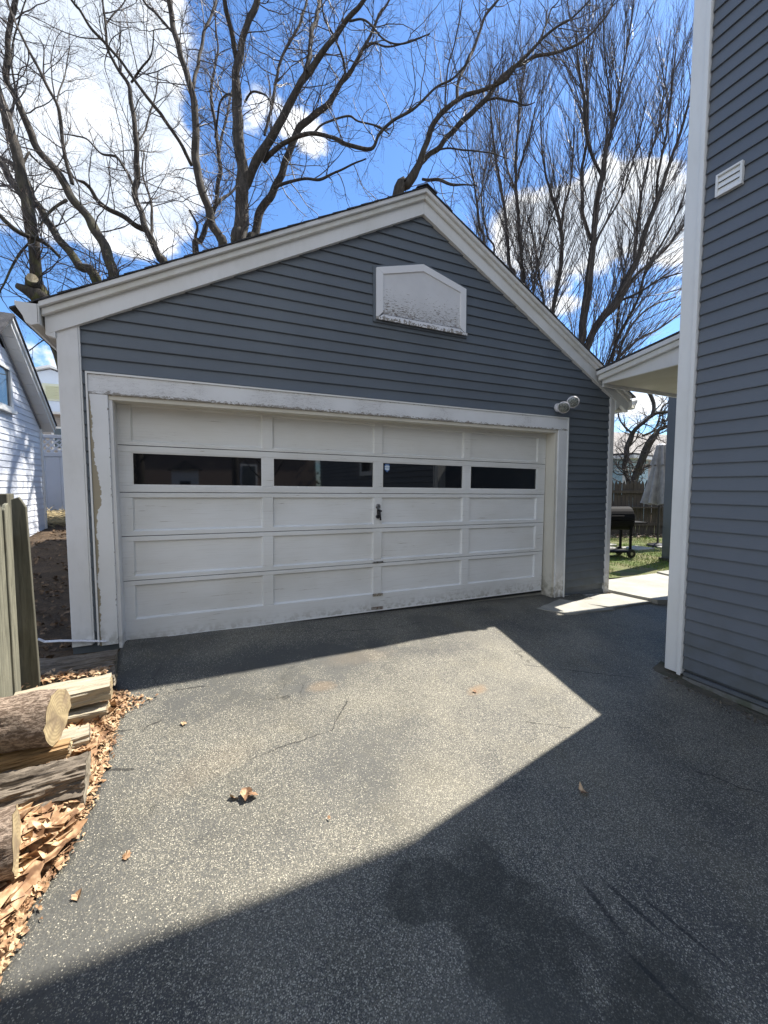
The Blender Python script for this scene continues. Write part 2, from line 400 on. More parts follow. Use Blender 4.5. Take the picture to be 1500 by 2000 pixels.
    # hairline cracks
    dn = t.n('ShaderNodeVectorMath', operation='ADD', i={0: P, 1: t.vm('SCALE', t.noise(P, 5, 5, .6, out=1), None)})
    dn.inputs[1].default_value = (0, 0, 0)
    sc_ = t.n('ShaderNodeVectorMath', operation='SCALE', i={0: t.noise(P, 6, 6, .65, out=1), 'Scale': .28}); t.set(dn.inputs[1], sc_.outputs[0])
    ve = t.n('ShaderNodeTexVoronoi', feature='DISTANCE_TO_EDGE', i={'Vector': dn.outputs[0], 'Scale': 2.1})
    pres = t.ss(t.noise(t.mapv(P, (1, 1, 1), (8, 1, 0)), 1.7, 3), .58, .70)
    crk = t.m('MULTIPLY', t.ss(ve.outputs[0], .008, .002), t.m('MULTIPLY', pres, .6))
    wob = t.n('ShaderNodeSeparateXYZ', i={0: t.noise(P, 8, 6, .7, out=1)}); Xw = t.m('ADD', X, t.m('MULTIPLY', t.m('SUBTRACT', wob.outputs[0], .5), .08)); Yw = t.m('ADD', Y, t.m('MULTIPLY', t.m('SUBTRACT', wob.outputs[1], .5), .08))
    dist = None
    for line in (((3.57, -2.57), (3.68, -2.66), (3.74, -2.80), (3.86, -2.90), (4.2, -2.95)), ((3.55, -1.30), (3.95, -1.52), (4.35, -1.75)), ((.55, -.95), (.80, -.80), (1.0, -.82)), ((.50, -1.15), (.62, -1.18), (.72, -1.12)), ((.47, -1.45), (.62, -1.50)), ((.70, -.30), (.62, -.60), (.70, -.78)),
                 ((2.2, -.22), (2.6, -.30), (3.1, -.26)), ((3.0, -1.9), (3.25, -2.05)), ((1.9, -1.3), (1.7, -1.55), (1.2, -1.62))):
        for (ax_, ay_), (bx_, by_) in zip(line, line[1:]):
            L_ = math.hypot(bx_ - ax_, by_ - ay_); ux, uy = (bx_ - ax_) / L_, (by_ - ay_) / L_
            dx = t.m('SUBTRACT', Xw, ax_); dy = t.m('SUBTRACT', Yw, ay_)
            al = t.m('ADD', t.m('MULTIPLY', dx, ux), t.m('MULTIPLY', dy, uy)); ac = t.m('ABSOLUTE', t.m('SUBTRACT', t.m('MULTIPLY', dy, ux), t.m('MULTIPLY', dx, uy)))
            over = t.m('MAXIMUM', t.m('SUBTRACT', 0.0, al), t.m('SUBTRACT', al, L_)); dd = t.m('MAXIMUM', ac, over); dist = dd if dist is None else t.m('MINIMUM', dist, dd)
    wd_ = t.ss(t.noise(P, 4, 3), .35, .7, .0015, .0075)
    crk = t.m('MAXIMUM', crk, t.m('LESS_THAN', dist, wd_))
    c = t.mix(t.m('MULTIPLY', crk, .8), c, (.015, .015, .014))
    h = t.m('ADD', t.m('MULTIPLY', chip, .5), t.m('SUBTRACT', fine, t.m('MULTIPLY', crk, 2.5)))
    return c, .64, {'Normal': bump(t, h, .75, .006), 'Specular IOR Level': .42}


M_ASPH = mat('weathered_asphalt', f_asphalt)


def f_dirt(t, co, geo):
    P = co; a = t.noise(P, 2.5, 7, .65); b = t.noise(P, 30, 6, .7)
    c = t.mix(t.ss(a, .35, .65), (.060, .040, .024), (.115, .075, .042)); c = t.mix(t.ss(b, .5, .75), c, (.17, .115, .065)); c = t.mix(t.ss(b, .48, .3), c, (.025, .018, .012))
    return c, .95, {'Normal': bump(t, t.m('ADD', a, b), 1.0, .04)}


def f_lawn(t, co, geo):
    P = co; a = t.noise(P, 1.2, 6, .65); b = t.noise(P, 26, 6, .7)
    c = t.mix(t.ss(a, .4, .6), (.10, .14, .03), (.17, .16, .07)); c = t.mix(t.ss(b, .52, .7), c, (.14, .125, .07))
    c = t.mix(t.ss(t.noise(P, 5, 4), .62, .70), c, (.14, .115, .08))
    return c, .95, {'Normal': bump(t, b, 1.0, .05)}


def f_conc(t, co, geo):
    P = co; a = t.noise(P, 2.2, 6, .6); b = t.noise(P, 60, 4, .7)
    c = t.mix(t.ss(a, .3, .7), (.36, .35, .31), (.26, .255, .225)); c = t.mix(t.m('MULTIPLY', t.ss(b, .5, .75), .35), c, (.2, .19, .16))
    return c, .85, {'Normal': bump(t, t.m('ADD', a, b), .5, .01)}


M_DIRT = mat('leafy_dirt', f_dirt); M_LAWN = mat('lawn_soil', f_lawn); M_CONC = mat('old_concrete', f_conc)

# ------------------------------------------------------------------ ground, driveway, walk


def gz(x, y):
    g = .11 * y if y > -2 else -.22 + .06 * (y + 2)
    if y > 0: g = 0
    z = -0.10 - .03 * min(max(x, -3), 9) + max(g, -.6)
    if x < 0.0 and y > 1:      # the side yard on the left climbs towards the back
        k = min(1, (0.0 - x) / .5); z += k * (max(0, (y - 2.5)) * .085 if y < 9 else .55 + .006 * (y - 9))
    return z


def grid(name, xs, ys, m_, dz=0.0, amp=0.0, hole=None, **kw):
    V = np.array([(x, y, gz(x, y) + dz + (amp * noise.noise(Vector((x * 1.3, y * 1.3, 0))) if amp else 0)) for y in ys for x in xs])
    nx = len(xs); F = []
    for j in range(len(ys) - 1):
        for i in range(nx - 1):
            if hole and hole((xs[i] + xs[i + 1]) / 2, (ys[j] + ys[j + 1]) / 2): continue
            F.append((j * nx + i, j * nx + i + 1, (j + 1) * nx + i + 1, (j + 1) * nx + i))
    return bigmesh(name, V, np.array(F), 4, m_, **kw)


def span(vals):
    out = []
    for a, b, s_ in vals: out += list(np.arange(a, b, s_))
    return out + [vals[-1][1]]


gx = span([(-400, -40, 60), (-40, -6, 4), (-6, 8, .25), (8, 20, 1), (20, 60, 8), (60, 400, 68)])
gy = span([(-400, -40, 60), (-40, -6, 4), (-6, 10, .25), (10, 30, 2), (30, 60, 6), (60, 400, 68)])
# dirt everywhere (the yards), sunk a little under the driveway
V_ = np.array([(x, y, gz(x, y) - .03 - (.05 if (.5 < x < 8 and -9 < y < 0) else 0)) for y in gy for x in gx]); nx = len(gx)
F_ = np.array([(j * nx + i, j * nx + i + 1, (j + 1) * nx + i + 1, (j + 1) * nx + i) for j in range(len(gy) - 1) for i in range(nx - 1)])
bigmesh('ground', V_, F_, 4, M_DIRT, kind='structure')


# the driveway sheet with an irregular crumbling left edge
def edge_x(y):
    pts = [(-12, .35), (-2.25, .34), (-2.06, .36), (-1.94, .41), (-1.7, .44), (-1.43, .46), (-1.04, .45), (-.87, .50), (-.5, .34), (.1, .33)]
    for (a, xa), (b, xb) in zip(pts, pts[1:]):
        if a <= y <= b: x = xa + (xb - xa) * (y - a) / (b - a); break
    else: x = .34
    return x + .02 * noise.noise(Vector((0, y * 7, 1))) + .012 * noise.noise(Vector((0, y * 23, 4)))


ys = span([(-11, -5, .2), (-5, .13, .04)]); us = np.linspace(0, 1, 130); V = []
for y in ys:
    e = edge_x(y)
    for u in us:
        x = e + (8.0 - e) * u ** 1.15
        z = gz(x, y) + .006 * noise.noise(Vector((x * 2, y * 2, 0))) + .002 * noise.noise(Vector((x * 9, y * 9, 3)))
        if u == 0: z -= .03
        V.append((x, min(y, .13), z))
n_ = len(us)
F = [(j * n_ + i, j * n_ + i + 1, (j + 1) * n_ + i + 1, (j + 1) * n_ + i) for j in range(len(ys) - 1) for i in range(n_ - 1)
     if not (V[j * n_ + i][0] > 5.75 and ys[j] > -.45) and not (V[j * n_ + i][0] > 4.85 and ys[j] < -1.78)]
bigmesh('driveway', np.array(V), np.array(F), 4, M_ASPH, kind='structure')

# lawn behind the walk and the concrete slabs
lx = span([(6.5, 18, .25)]); ly = span([(.55, 7.0, .25)])
V = np.array([(x, y + (0.0), gz(x, y) + .004 + .02 * noise.noise(Vector((x, y, 0)))) for y in ly for x in lx]); nx = len(lx)
F = np.array([(j * nx + i, j * nx + i + 1, (j + 1) * nx + i + 1, (j + 1) * nx + i) for j in range(len(ly) - 1) for i in range(nx - 1)])
bigmesh('lawn', V, F, 4, M_LAWN, kind='structure')
walk = link('walkway', None, kind='structure')


def slab(name, poly, z, tilt=(0, 0), th=.09, rag=.012):
    out = []
    for (a, b) in zip(poly, poly[1:] + poly[:1]):
        a = Vector(a); b = Vector(b); k = max(2, int((b - a).length / .06)); nrm = Vector((-(b - a).y, (b - a).x)).normalized()
        for i in range(k):
            q = a + (b - a) * i / k; q = q + nrm * rag * noise.noise(Vector((q.x * 9, q.y * 9, z * 50)))
            out.append((q.x, q.y))
    m_ = MB(); n = len(out)
    zz = lambda q: z + tilt[0] * (q[0] - out[0][0]) + tilt[1] * (q[1] - out[0][1])
    m_.add([(q[0], q[1], zz(q) - th) for q in out] + [(q[0], q[1], zz(q)) for q in out], [tuple(range(n - 1, -1, -1)), tuple(range(n, 2 * n))] + [(i, (i + 1) % n, (i + 1) % n + n, i + n) for i in range(n)])
    return obj(name, m_, M_CONC, walk)


slab('slab', [(6.40, -.06), (6.56, -.60), (8.2, -1.2), (8.4, .55), (6.98, .45), (6.42, .30)], -.285, (-.03, .02))
slab('slab', [(8.23, -1.2), (10.2, -1.2), (10.2, .62), (8.43, .55)], -.34, (-.02, .02))
slab('slab', [(5.36, -.20), (5.74, -.56), (6.50, -.55), (6.34, -.10), (5.9, -.075), (5.55, -.08)], -.285, (-.03, .04))
slab('slab', [(4.70, -.30), (5.30, -.10), (5.5, -.32), (5.70, -.60), (4.95, -.55)], -.262, (-.035, .07), rag=.02)

# ------------------------------------------------------------------ garage
S = .105; Z0 = 2.143
GA = thing('garage', 'detached grey sided garage with a gable front and white overhead door across the driveway', 'garage')
# wall mass behind the boards
mb = MB()
mb.box(0.01, .355, .004, .14, -.4, 2.5); mb.box(5.27, 6.33, .004, .14, -.45, 2.5)
mb.prism([(.01, 2.5), (.01, 2.52), (3.22, 4.2), (6.33, 2.5)], .004, .14); mb.box(.355, 5.27, .031, .14, 1.965, 2.5)
mb.box(0.01, .13, .14, 6.0, -.4, 2.45); mb.box(6.21, 6.33, .14, 6.0, -.5, 2.45); mb.prism([(.01, -.4), (.01, 2.5), (3.22, 4.2), (6.33, 2.5), (6.33, -.4)], 5.9, 6.0)
obj('wall', mb, M_SID, GA)
obj('floor_slab', MB().box(.14, 6.2, .14, 5.9, -.3, -.16), M_CONC, GA)


def lap(x0a, x1a, x0b, x1b, z0, z1, out=-.021, top=-.007):
    """one clapboard: lower edge x0a..x1a at z0, upper edge x0b..x1b at z1, its lip proud by out, very slightly wavy"""
    m_ = MB(); y0 = .003; n = max(1, int((x1a - x0a) / .6)); sd = random.uniform(0, 90)
    for i in range(n + 1):
        u = i / n; xa, xb = x0a + (x1a - x0a) * u, x0b + (x1b - x0b) * u; wz = .0016 * noise.noise(Vector((xa * 1.1, sd, 0))); wy = .002 * noise.noise(Vector((xa * 1.3, sd, 5)))
        m_.v += [(xa, y0, z0 + wz), (xa, out + wy, z0 + wz), (xa, out + wy - .001, z0 + .006 + wz), (xb, top + wy * .5, z1), (xb, y0, z1)]
    for i in range(n):
        a, b = i * 5, i * 5 + 5
        m_.f += [(a + k, a + (k + 1) % 5, b + (k + 1) % 5, b + k) for k in range(5)]
    m_.f += [(4, 3, 2, 1, 0), tuple(n * 5 + k for k in range(5))]
    return m_


def clipL(z): return .14 if z < 2.5 else .10 + (z - 2.5) / .534
def clipR(z): return 6.26 if z < 2.5 else 6.32 - (z - 2.5) / .545


for k in range(0, 19):
    a, b = Z0 + k * S, Z0 + (k + 1) * S
    xa, xb, xc, xd = clipL(a), clipR(a), clipL(b), clipR(b)
    if xb - xa < .15: continue
    if xd < xc: xc = xd = (xc + xd) / 2
    obj('siding_board', lap(xa, xb, xc, xd, a, b), M_SID, GA)
for k in range(1, 23):
    a, b = Z0 - k * S, Z0 - (k - 1) * S
    if k < 21: obj('siding_board', lap(.145, .20, .145, .20, a, b - .0005), M_SID, GA)
    a = max(a, -.255)
    if b - a > .02: obj('siding_board', lap(5.43, 6.27, 5.43, 6.27, a, b - .0005), M_SID, GA)
obj('starter_strip', MB().add([(5.435, -.03, -.280), (6.262, -.03, -.345), (6.262, .0, -.345), (5.435, .0, -.280), (5.435, -.03, -.259), (6.262, -.03, -.324), (6.262, .0, -.324), (5.435, .0, -.259)],
    [(0, 3, 2, 1), (4, 5, 6, 7), (0, 1, 5, 4), (1, 2, 6, 5), (2, 3, 7, 6), (3, 0, 4, 7)]), M_TRIM, GA)
obj('siding_board', lap(5.43, 6.27, 5.43, 6.27, -.335, -.2565), M_SID, GA)
# corner boards
obj('corner_board', MB().box(.015, .152, -.04, .10, -.06, 2.58), M_TRIM, GA, bevel=.003)
obj('corner_bead', MB().box(.1525, .162, -.034, -.0, -.05, 2.5), M_CLEAN, GA)
obj('corner_board', MB().box(6.262, 6.345, -.04, .10, -.32, 2.56), M_TRIM, GA, bevel=.003)
# door surround
obj('head_casing', MB().box(.2025, 5.4195, -.052, .03, 1.962, 2.115), M_HEAD, GA, bevel=.003)
obj('jamb_casing', MB().box(.2025, .330, -.050, .03, -.075, 1.9605), M_PEEL, GA, bevel=.003)
obj('jamb_casing', MB().box(5.265, 5.4195, -.050, .03, -.265, 1.9605), M_TRIM, GA, bevel=.003)
obj('casing_bead', MB().box(.190, 5.432, -.062, -.0, 2.1155, 2.130), M_CLEAN, GA)
obj('casing_bead', MB().box(.190, .2018, -.062, -.0, -.06, 2.1148), M_CLEAN, GA)
obj('casing_bead', MB().box(5.4202, 5.432, -.062, -.0, -.275, 2.1148), M_CLEAN, GA)
# reveal boards
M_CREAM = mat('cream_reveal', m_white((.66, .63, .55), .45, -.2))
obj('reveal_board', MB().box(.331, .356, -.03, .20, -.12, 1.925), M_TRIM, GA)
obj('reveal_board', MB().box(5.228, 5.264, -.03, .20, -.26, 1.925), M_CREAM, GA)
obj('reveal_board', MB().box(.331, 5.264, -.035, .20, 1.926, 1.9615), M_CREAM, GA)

# overhead door (sits very slightly out of level)
DO = child_empty('garage_door', GA, (.35, .12, 1.95)); DO.rotation_euler = (0, .0125, 0)
def D(x): return x - .35
def Z(z): return z - 1.95 + .003
cols = [(.460, 1.545), (1.643, 2.722), (2.820, 3.899), (4.000, 5.088)]
rows = [(1.612, 1.925), (1.237, 1.524), (.841, 1.133), (.447, .752), (.063, .366)]
secs = [(1.583, 1.985), (1.180, 1.577), (.799, 1.174), (.409, .793), (-.125, .403)]
xl, xr = .3575, 5.226
for si, ((a, b), (pa, pb)) in enumerate(zip(secs, rows)):
    # horizontal rails of the section
    for q0, q1 in ((a, pa), (pb, b)):
        if q1 - q0 > .004:
            obj('rail', MB().box(D(xl), D(xr), 0, .035, Z(q0), Z(q1)), M_DOOR, DO, bevel=.002)
    stiles = [xl] + [v for c in cols for v in c] + [xr]
    for i in range(0, 10, 2):
        obj('stile', MB().box(D(stiles[i]), D(stiles[i + 1]), .0015, .035, Z(pa) + .0005, Z(pb) - .0005), M_DOOR, DO, bevel=.002)
    for ci, (c0, c1) in enumerate(cols):
        if si == 1:
            obj('window_pane', MB().box(D(c0) - .004, D(c1) + .004, .020, .026, Z(pa) - .004, Z(pb) + .004), M_GLASS, DO)
            fr = MB()
            for bx in ((c0, c1, pa, pa + .010), (c0, c1, pb - .010, pb), (c0, c0 + .010, pa + .0102, pb - .0102), (c1 - .010, c1, pa + .0102, pb - .0102)):
                fr.box(D(bx[0]), D(bx[1]), .004, .0195, Z(bx[2]), Z(bx[3]))
            obj('window_bead', fr, M_WHT, DO)
        else:
            obj('panel', MB().box(D(c0) - .004, D(c1) + .004, .024, .034, Z(pa) - .004, Z(pb) + .004), M_DOOR, DO)
            # quarter round bead round the panel
            bd = MB(); b_ = .011; x0_, x1_, q0, q1 = D(c0), D(c1), Z(pa), Z(pb)
            o4 = [(x0_, .006, q0), (x1_, .006, q0), (x1_, .006, q1), (x0_, .006, q1)]; i4 = [(x0_ + b_, .0235, q0 + b_), (x1_ - b_, .0235, q0 + b_), (x1_ - b_, .0235, q1 - b_), (x0_ + b_, .0235, q1 - b_)]
            bd.add(o4 + i4, [(0, 1, 5, 4), (1, 2, 6, 5), (2, 3, 7, 6), (3, 0, 4, 7)])
            obj('panel_bead', bd, M_DOOR, DO)
obj('backing', MB().box(D(xl), D(xr), .036, .045, Z(-.12), Z(2.05)), M_DARK, DO)
obj('bottom_seal', MB().box(D(xl), D(xr), .004, .04, Z(-.165), Z(-.1255)), M_RUB, DO)
obj('bottom_strip', MB().box(D(xl), D(xr), -.006, .0035, Z(-.133), Z(-.123)), M_CLEAN, DO)
for q in (1.58, 1.177, .796, .406):
    obj('section_gap', MB().box(D(xl) + .002, D(xr) - .002, .010, .0345, Z(q) - .0025, Z(q) + .0025), M_DARK, DO)
# lock handle, brackets, sticker
lk = MB(); lk.tube([(D(2.77), 0, Z(1.035)), (D(2.77), -.006, Z(1.035))], .028, 20); lk.tube([(D(2.77), -.006, Z(1.035)), (D(2.77), -.016, Z(1.035))], .020, 16)
lk.box(D(2.756), D(2.784), -.004, -.0005, Z(.90), Z(1.01))
obj('lock_plate', lk, M_CHROME, DO)
hd = MB(); hd.tube([(D(2.77), -.004, Z(.995)), (D(2.77), -.035, Z(.99))], .012, 10); hd.bar((D(2.774), -.036, Z(1.005)), (D(2.786), -.040, Z(.885)), .016, .012, (0, 1, 0)); hd.bar((D(2.75), -.036, Z(.995)), (D(2.80), -.036, Z(.985)), .018, .014, (0, 1, 0))
hd.tube([(D(2.762), -.004, Z(.925)), (D(2.762), -.03, Z(.925))], .020, 14)
obj('lock_handle', hd, M_IRON, DO)
for q, hh in ((.415, .010), (.045, .018)):
    obj('bracket', MB().box(D(2.715), D(2.835), -.010, -.001, Z(q) - hh / 2, Z(q) + hh), M_CHROME, DO)
obj('bottom_bracket', MB().box(D(2.70), D(2.84), -.008, -.001, Z(-.115), Z(-.085)), mat('rusty_bracket', lambda t, co, geo: (t.mix(t.ss(t.noise(co, 30, 4), .4, .6), (.3, .28, .25), (.14, .09, .06)), .7)), DO)
# small shield sticker: blue top, white bands, blue lettering bars
sx, sz = D(2.885), Z(1.462)
M_STB = mat('sticker_blue', lambda t, co, geo: ((.03, .12, .38), .4)); M_STW = mat('sticker_white', lambda t, co, geo: ((.62, .72, .80), .4))
oct_ = [(-.028, .026), (-.020, .040), (.020, .040), (.028, .026), (.028, -.018), (.0, -.042), (-.028, -.018)]
st_ = obj('sticker', MB().prism([(sx + a * 1.12, sz + b * 1.12) for a, b in oct_], .0185, .0198), M_STB, DO)
w1 = MB(); w1.prism([(sx - .028, sz + .004), (sx - .028, sz + .022), (sx + .028, sz + .022), (sx + .028, sz + .004)], .0175, .0184)
w1.prism([(sx - .028, sz - .001), (sx + .028, sz - .001), (sx + .026, sz - .018), (sx + .012, sz - .026), (sx - .012, sz - .026), (sx - .026, sz - .018)], .0175, .0184)
w1.prism([(sx - .006, sz - .031), (sx + .006, sz - .031), (sx, sz - .038)], .0175, .0184)
w1.prism([(sx - .022, sz + .027), (sx + .022, sz + .027), (sx + .016, sz + .033), (sx - .016, sz + .033)], .0175, .0184)
obj('sticker_print', w1, M_STW, DO)

# rake boards and mouldings
AX, AZ = 3.220, 4.111
sL, sR = .534, -.5394
def rk(x, side, off):       # height of a line parallel to the rake, off metres above the inner edge (vertical)
    return AZ + (x - AX) * (sL if side < 0 else sR) + off
xl_, xr_ = -.045, 6.60
W = .147
TL = AX
obj('rake_board', MB().prism([(xl_, rk(xl_, -1, 0) + .005), (0.165, rk(.165, -1, 0)), (AX - .0005, AZ), (AX - .0005, AZ + W), (xl_, rk(xl_, -1, W))], -.055, -.002), M_RAKE, GA, bevel=.002)
obj('rake_board', MB().prism([(AX + .0005, AZ), (xr_, rk(xr_, 1, 0)), (xr_, rk(xr_, 1, W)), (AX + .0005, AZ + W)], -.055, -.002), M_RAKE, GA, bevel=.002)
obj('rake_moulding', MB().prism([(xl_ - .012, rk(xl_ - .012, -1, W - .012)), (AX - .0005, AZ + W - .012), (AX - .0005, AZ + W + .045), (xl_ - .012, rk(xl_ - .012, -1, W + .045))], -.085, -.0555), M_MOULD, GA, bevel=.006)
obj('rake_moulding', MB().prism([(AX + .0005, AZ + W - .012), (xr_, rk(xr_, 1, W - .012)), (xr_, rk(xr_, 1, W + .045)), (AX + .0005, AZ + W + .045)], -.085, -.0555), M_MOULD, GA, bevel=.006)
obj('drip_board', MB().prism([(xl_ - .020, rk(xl_ - .020, -1, W + .0455)), (AX - .0005, AZ + W + .0455), (AX - .0005, AZ + W + .088), (xl_ - .020, rk(xl_ - .020, -1, W + .088))], -.11, -.002), M_RAKE, GA, bevel=.004)
obj('drip_board', MB().prism([(AX + .0005, AZ + W + .0455), (xr_, rk(xr_, 1, W + .0455)), (xr_, rk(xr_, 1, W + .088)), (AX + .0005, AZ + W + .088)], -.11, -.002), M_RAKE, GA, bevel=.004)
# tail piece under the left rake
obj('rake_tail', MB().prism([(-.044, 2.37), (.014, 2.355), (.014, 2.56), (-.044, 2.53)], -.0535, -.003), M_RAKE, GA, bevel=.002)
obj('rake_tail', MB().prism([(6.346, 2.30), (6.45, 2.38), (6.60, 2.40), (6.60, 2.50), (6.346, 2.60)], -.0535, -.003), M_RAKE, GA, bevel=.002)
# roof: shingle courses as overlapping slabs, rough front edge
def roof(side):
    m_ = MB(); L = 3.42; n = 24
    for i in range(n):
        x0 = AX + side * (L * i / n); x1 = AX + side * (L * (i + 1) / n + .03)
        off = W + .0895
        z0, z1 = rk(x0, side, off), rk(x1, side, off)
        yf = -.116 - random.uniform(0, .010)
        m_.add([(x0, yf, z0), (x0, 6.15, z0), (x1, 6.15, z1), (x1, yf, z1), (x0, yf, z0 + .005), (x0, 6.15, z0 + .005), (x1, 6.15, z1 + .013), (x1, yf, z1 + .013)],
               [(0, 1, 2, 3), (4, 7, 6, 5), (0, 4, 5, 1), (1, 5, 6, 2), (2, 6, 7, 3), (3, 7, 4, 0)])
    return m_
obj('roof', roof(-1), M_SHING, GA); obj('roof', roof(1), M_SHING, GA)
obj('ridge_cap', MB().prism([(AX - .12, AZ + W + .048), (AX, AZ + W + .112), (AX + .12, AZ + W + .048), (AX + .12, AZ + W + .058), (AX, AZ + W + .122), (AX - .12, AZ + W + .058)], -.127, 6.15), M_SHING, GA)
# eaves: soffit, fascia and gutters
GP = [(0, 0), (-.05, -.015), (-.085, .0), (-.10, .04), (-.145, .10), (-.145, .125), (-.135, .125), (-.135, .105), (-.09, .05), (-.075, .012), (-.05, -.004), (-.008, .01), (-.008, .125), (0, .125)]
obj('fascia', MB().box(-.06, -.040, -.0015, 6.1, 2.39, 2.53), M_RAKE, GA)
obj('gutter', MB().prism([(-.0615 + a * .95, 2.425 + b * 1.15) for a, b in GP], -.115, 6.12), M_MOULD, GA)
obj('gutter_end', MB().prism([(-.0615 + a * .95, 2.425 + b * 1.15) for a, b in ((-.01, .0), (-.05, -.013), (-.085, .002), (-.10, .04), (-.143, .10), (-.143, .122), (-.01, .122))], -.1195, -.1155), M_RAKE, GA)
obj('soffit', MB().box(-.0395, .010, .0, 6.1, 2.365, 2.389), M_MOULD, GA)
obj('fascia', MB().box(6.58, 6.605, -.0015, 6.1, 2.30, 2.46), M_RAKE, GA)
obj('soffit', MB().box(6.346, 6.5795, .0, 6.1, 2.31, 2.34), M_MOULD, GA)
obj('gutter', MB().prism([(6.607 - a * .9, 2.34 + b) for a, b in GP][::-1], -.10, 6.12), M_MOULD, GA)
# boarded gable vent
vx0, vx1, vz0, vz1, vxa, vza = 2.673, 3.778, 2.948, 3.452, 3.221, 3.600
def vent_poly(d, dz=0): return [(vx0 + d, vz0 + d), (vx1 - d, vz0 + d), (vx1 - d, vz1 - d * .7), (vxa, vza - d), (vx0 + d, vz1 - d * .7)]
GV = child_empty('gable_vent', GA)
outer, inner = vent_poly(0), vent_poly(.075)
obj('vent_channel', MB().prism(vent_poly(-.028), -.034, -.010), M_SID, GV)
obj('vent_board', MB().prism(vent_poly(.06), -.043, -.0345), M_COVER, GV)
for i in range(5):
    j = (i + 1) % 5
    a, b, c, d_ = outer[i], outer[j], inner[j], inner[i]
    if i == 0: d0 = vent_poly(.05); c, d_ = (inner[1][0], d0[1][1]), (inner[0][0], d0[0][1])
    obj('vent_frame', MB().prism([a, b, c, d_], -.054, -.0345), M_COVERF, GV, bevel=.002)
obj('vent_sill', MB().box(vx0 - .004, vx1 + .012, -.064, -.0545, vz0 - .010, vz0 + .018), M_COVERF, GV)
# metal flashing strip at the foot of the left corner
fl = [(-.19, .05), (-.15, .022), (-.05, .012), (.10, -.012), (.25, -.040)]
m_ = MB(); n = len(fl); m_.v = [(x, y_, z + d_) for y_, d_ in ((-.075, 0), (-.045, .004), (-.045, .008), (-.075, .004)) for x, z in fl]
m_.f = [(a * n + i, ((a + 1) % 4) * n + i, ((a + 1) % 4) * n + i + 1, a * n + i + 1) for a in range(4) for i in range(n - 1)] + [(0, n, 2 * n, 3 * n), (n - 1, 4 * n - 1, 3 * n - 1, 2 * n - 1)]
obj('base_flashing', m_, M_LAMPW, GA)
# twin floodlight on the garage wall
FL = thing('floodlight', 'twin round headed white security floodlight on the grey garage wall above the door corner', 'outdoor light', (5.250, -.02, 2.25))
m_ = MB(); m_.tube([(0, 0, 0), (0, -.035, 0)], .055, 18); m_.box(-.035, .035, -.07, -.03, -.05, .045)
obj('mount', m_, M_LAMPW, FL, bevel=.004)
def lamp_head(c, d, arm):
    c = Vector(c); d = Vector(d).normalized(); back = c - d * .085
    a = MB(); a.tube([Vector(arm), (Vector(arm) + back) / 2 + Vector((0, 0, .012)), back], .013, 8); obj('arm', a, M_LAMPW, FL)
    h = MB(); h.tube([back, back + d * .022, back + d * .030, c - d * .012, c, c - d * .006], [.020, .024, .030, .072, .076, .068], 24); hh = obj('lamp_head', h, M_LAMPW, FL, smooth=True)
    l_ = MB(); l_.tube([c - d * .012, c - d * .002, c + d * .004], [.070, .068, .035], 24); obj('lens', l_, M_LENS, hh, smooth=True)
lamp_head((-.070, -.17, -.030), (-.72, -.62, -.35), (.0, -.06, -.01))
lamp_head((.092, -.17, .052), (-.66, -.72, -.12), (.01, -.06, .02))

# ------------------------------------------------------------------ house on the right
HX, HY = 4.771, -1.775
HO = thing('house', 'tall grey sided house with white corner post at the right of the driveway', 'house', (HX, HY, -.4))
HO.location = (0, 0, 0)
obj('wall', MB().box(HX + .02, 12.0, -9.5, HY - .02, -.38, 6.55), M_SID2, HO)
s2 = .11022; z0 = 2.626 - 27 * s2
yA, yB = -1.915, -9.45
M_me = {}
def lapx(z):
    m_ = MB(); x = HX; j = random.uniform(-.001, .001)
    xs_ = [x - .014, x + .004]
    m_.add([(x - .020, yA, z + j), (x - .020, yB, z - j), (x + .018, yB, z), (x + .018, yA, z), (x - .004, yA, z + s2), (x - .004, yB, z + s2), (x + .018, yB, z + s2), (x + .018, yA, z + s2), (x - .021, yA, z + .006 + j), (x - .021, yB, z + .006 - j)],
           [(0, 1, 2, 3), (7, 6, 5, 4), (0, 8, 9, 1), (8, 4, 5, 9), (3, 7, 4, 8, 0), (2, 6, 7, 3), (1, 9, 5, 6, 2)])
    return m_
for k in range(63): obj('siding_board', lapx(z0 + k * s2 + .147 * 0), M_SID2, HO)
obj('corner_post', MB().box(HX - .035, HX + .12, HY - .135, HY, -.40, 6.6), M_CLEAN, HO, bevel=.004)
obj('corner_post_lip', MB().box(HX - .046, HX - .0355, HY - .135, HY - .105, -.41, 6.6), M_CLEAN, HO, bevel=.002)
obj('sill_strip', MB().box(HX - .034, HX + .0, yB, yA - .01, -.455, -.415), mat('grey_sill', lambda t, co, geo: (t.mix(t.ss(t.noise(co, 9, 4), .4, .6), (.17, .17, .16), (.10, .11, .08)), .8)), HO)
obj('sill_strip', MB().box(HX - .026, HX + .0, yB, yA - .01, -.405, -.375), M_SID2, HO)
fm = MB(); r_ = random.Random(3)
obj('foundation', MB().box(HX + .01, 12, -9.5, HY - .03, -.9, -.382), M_FOUND, HO)
obj('roof', MB().prism([(-1.42, 6.50), (-1.42, 6.62), (-5.6, 9.6), (-9.8, 6.62), (-9.8, 6.50), (-5.6, 9.45)], HX - .28, 12.3, 'x'), M_SHING, HO)
obj('gable_wall', MB().prism([(HY - .02, 6.55), (-9.5, 6.55), (-5.6, 9.3)], HX + .02, 12, 'x'), M_SID2, HO)
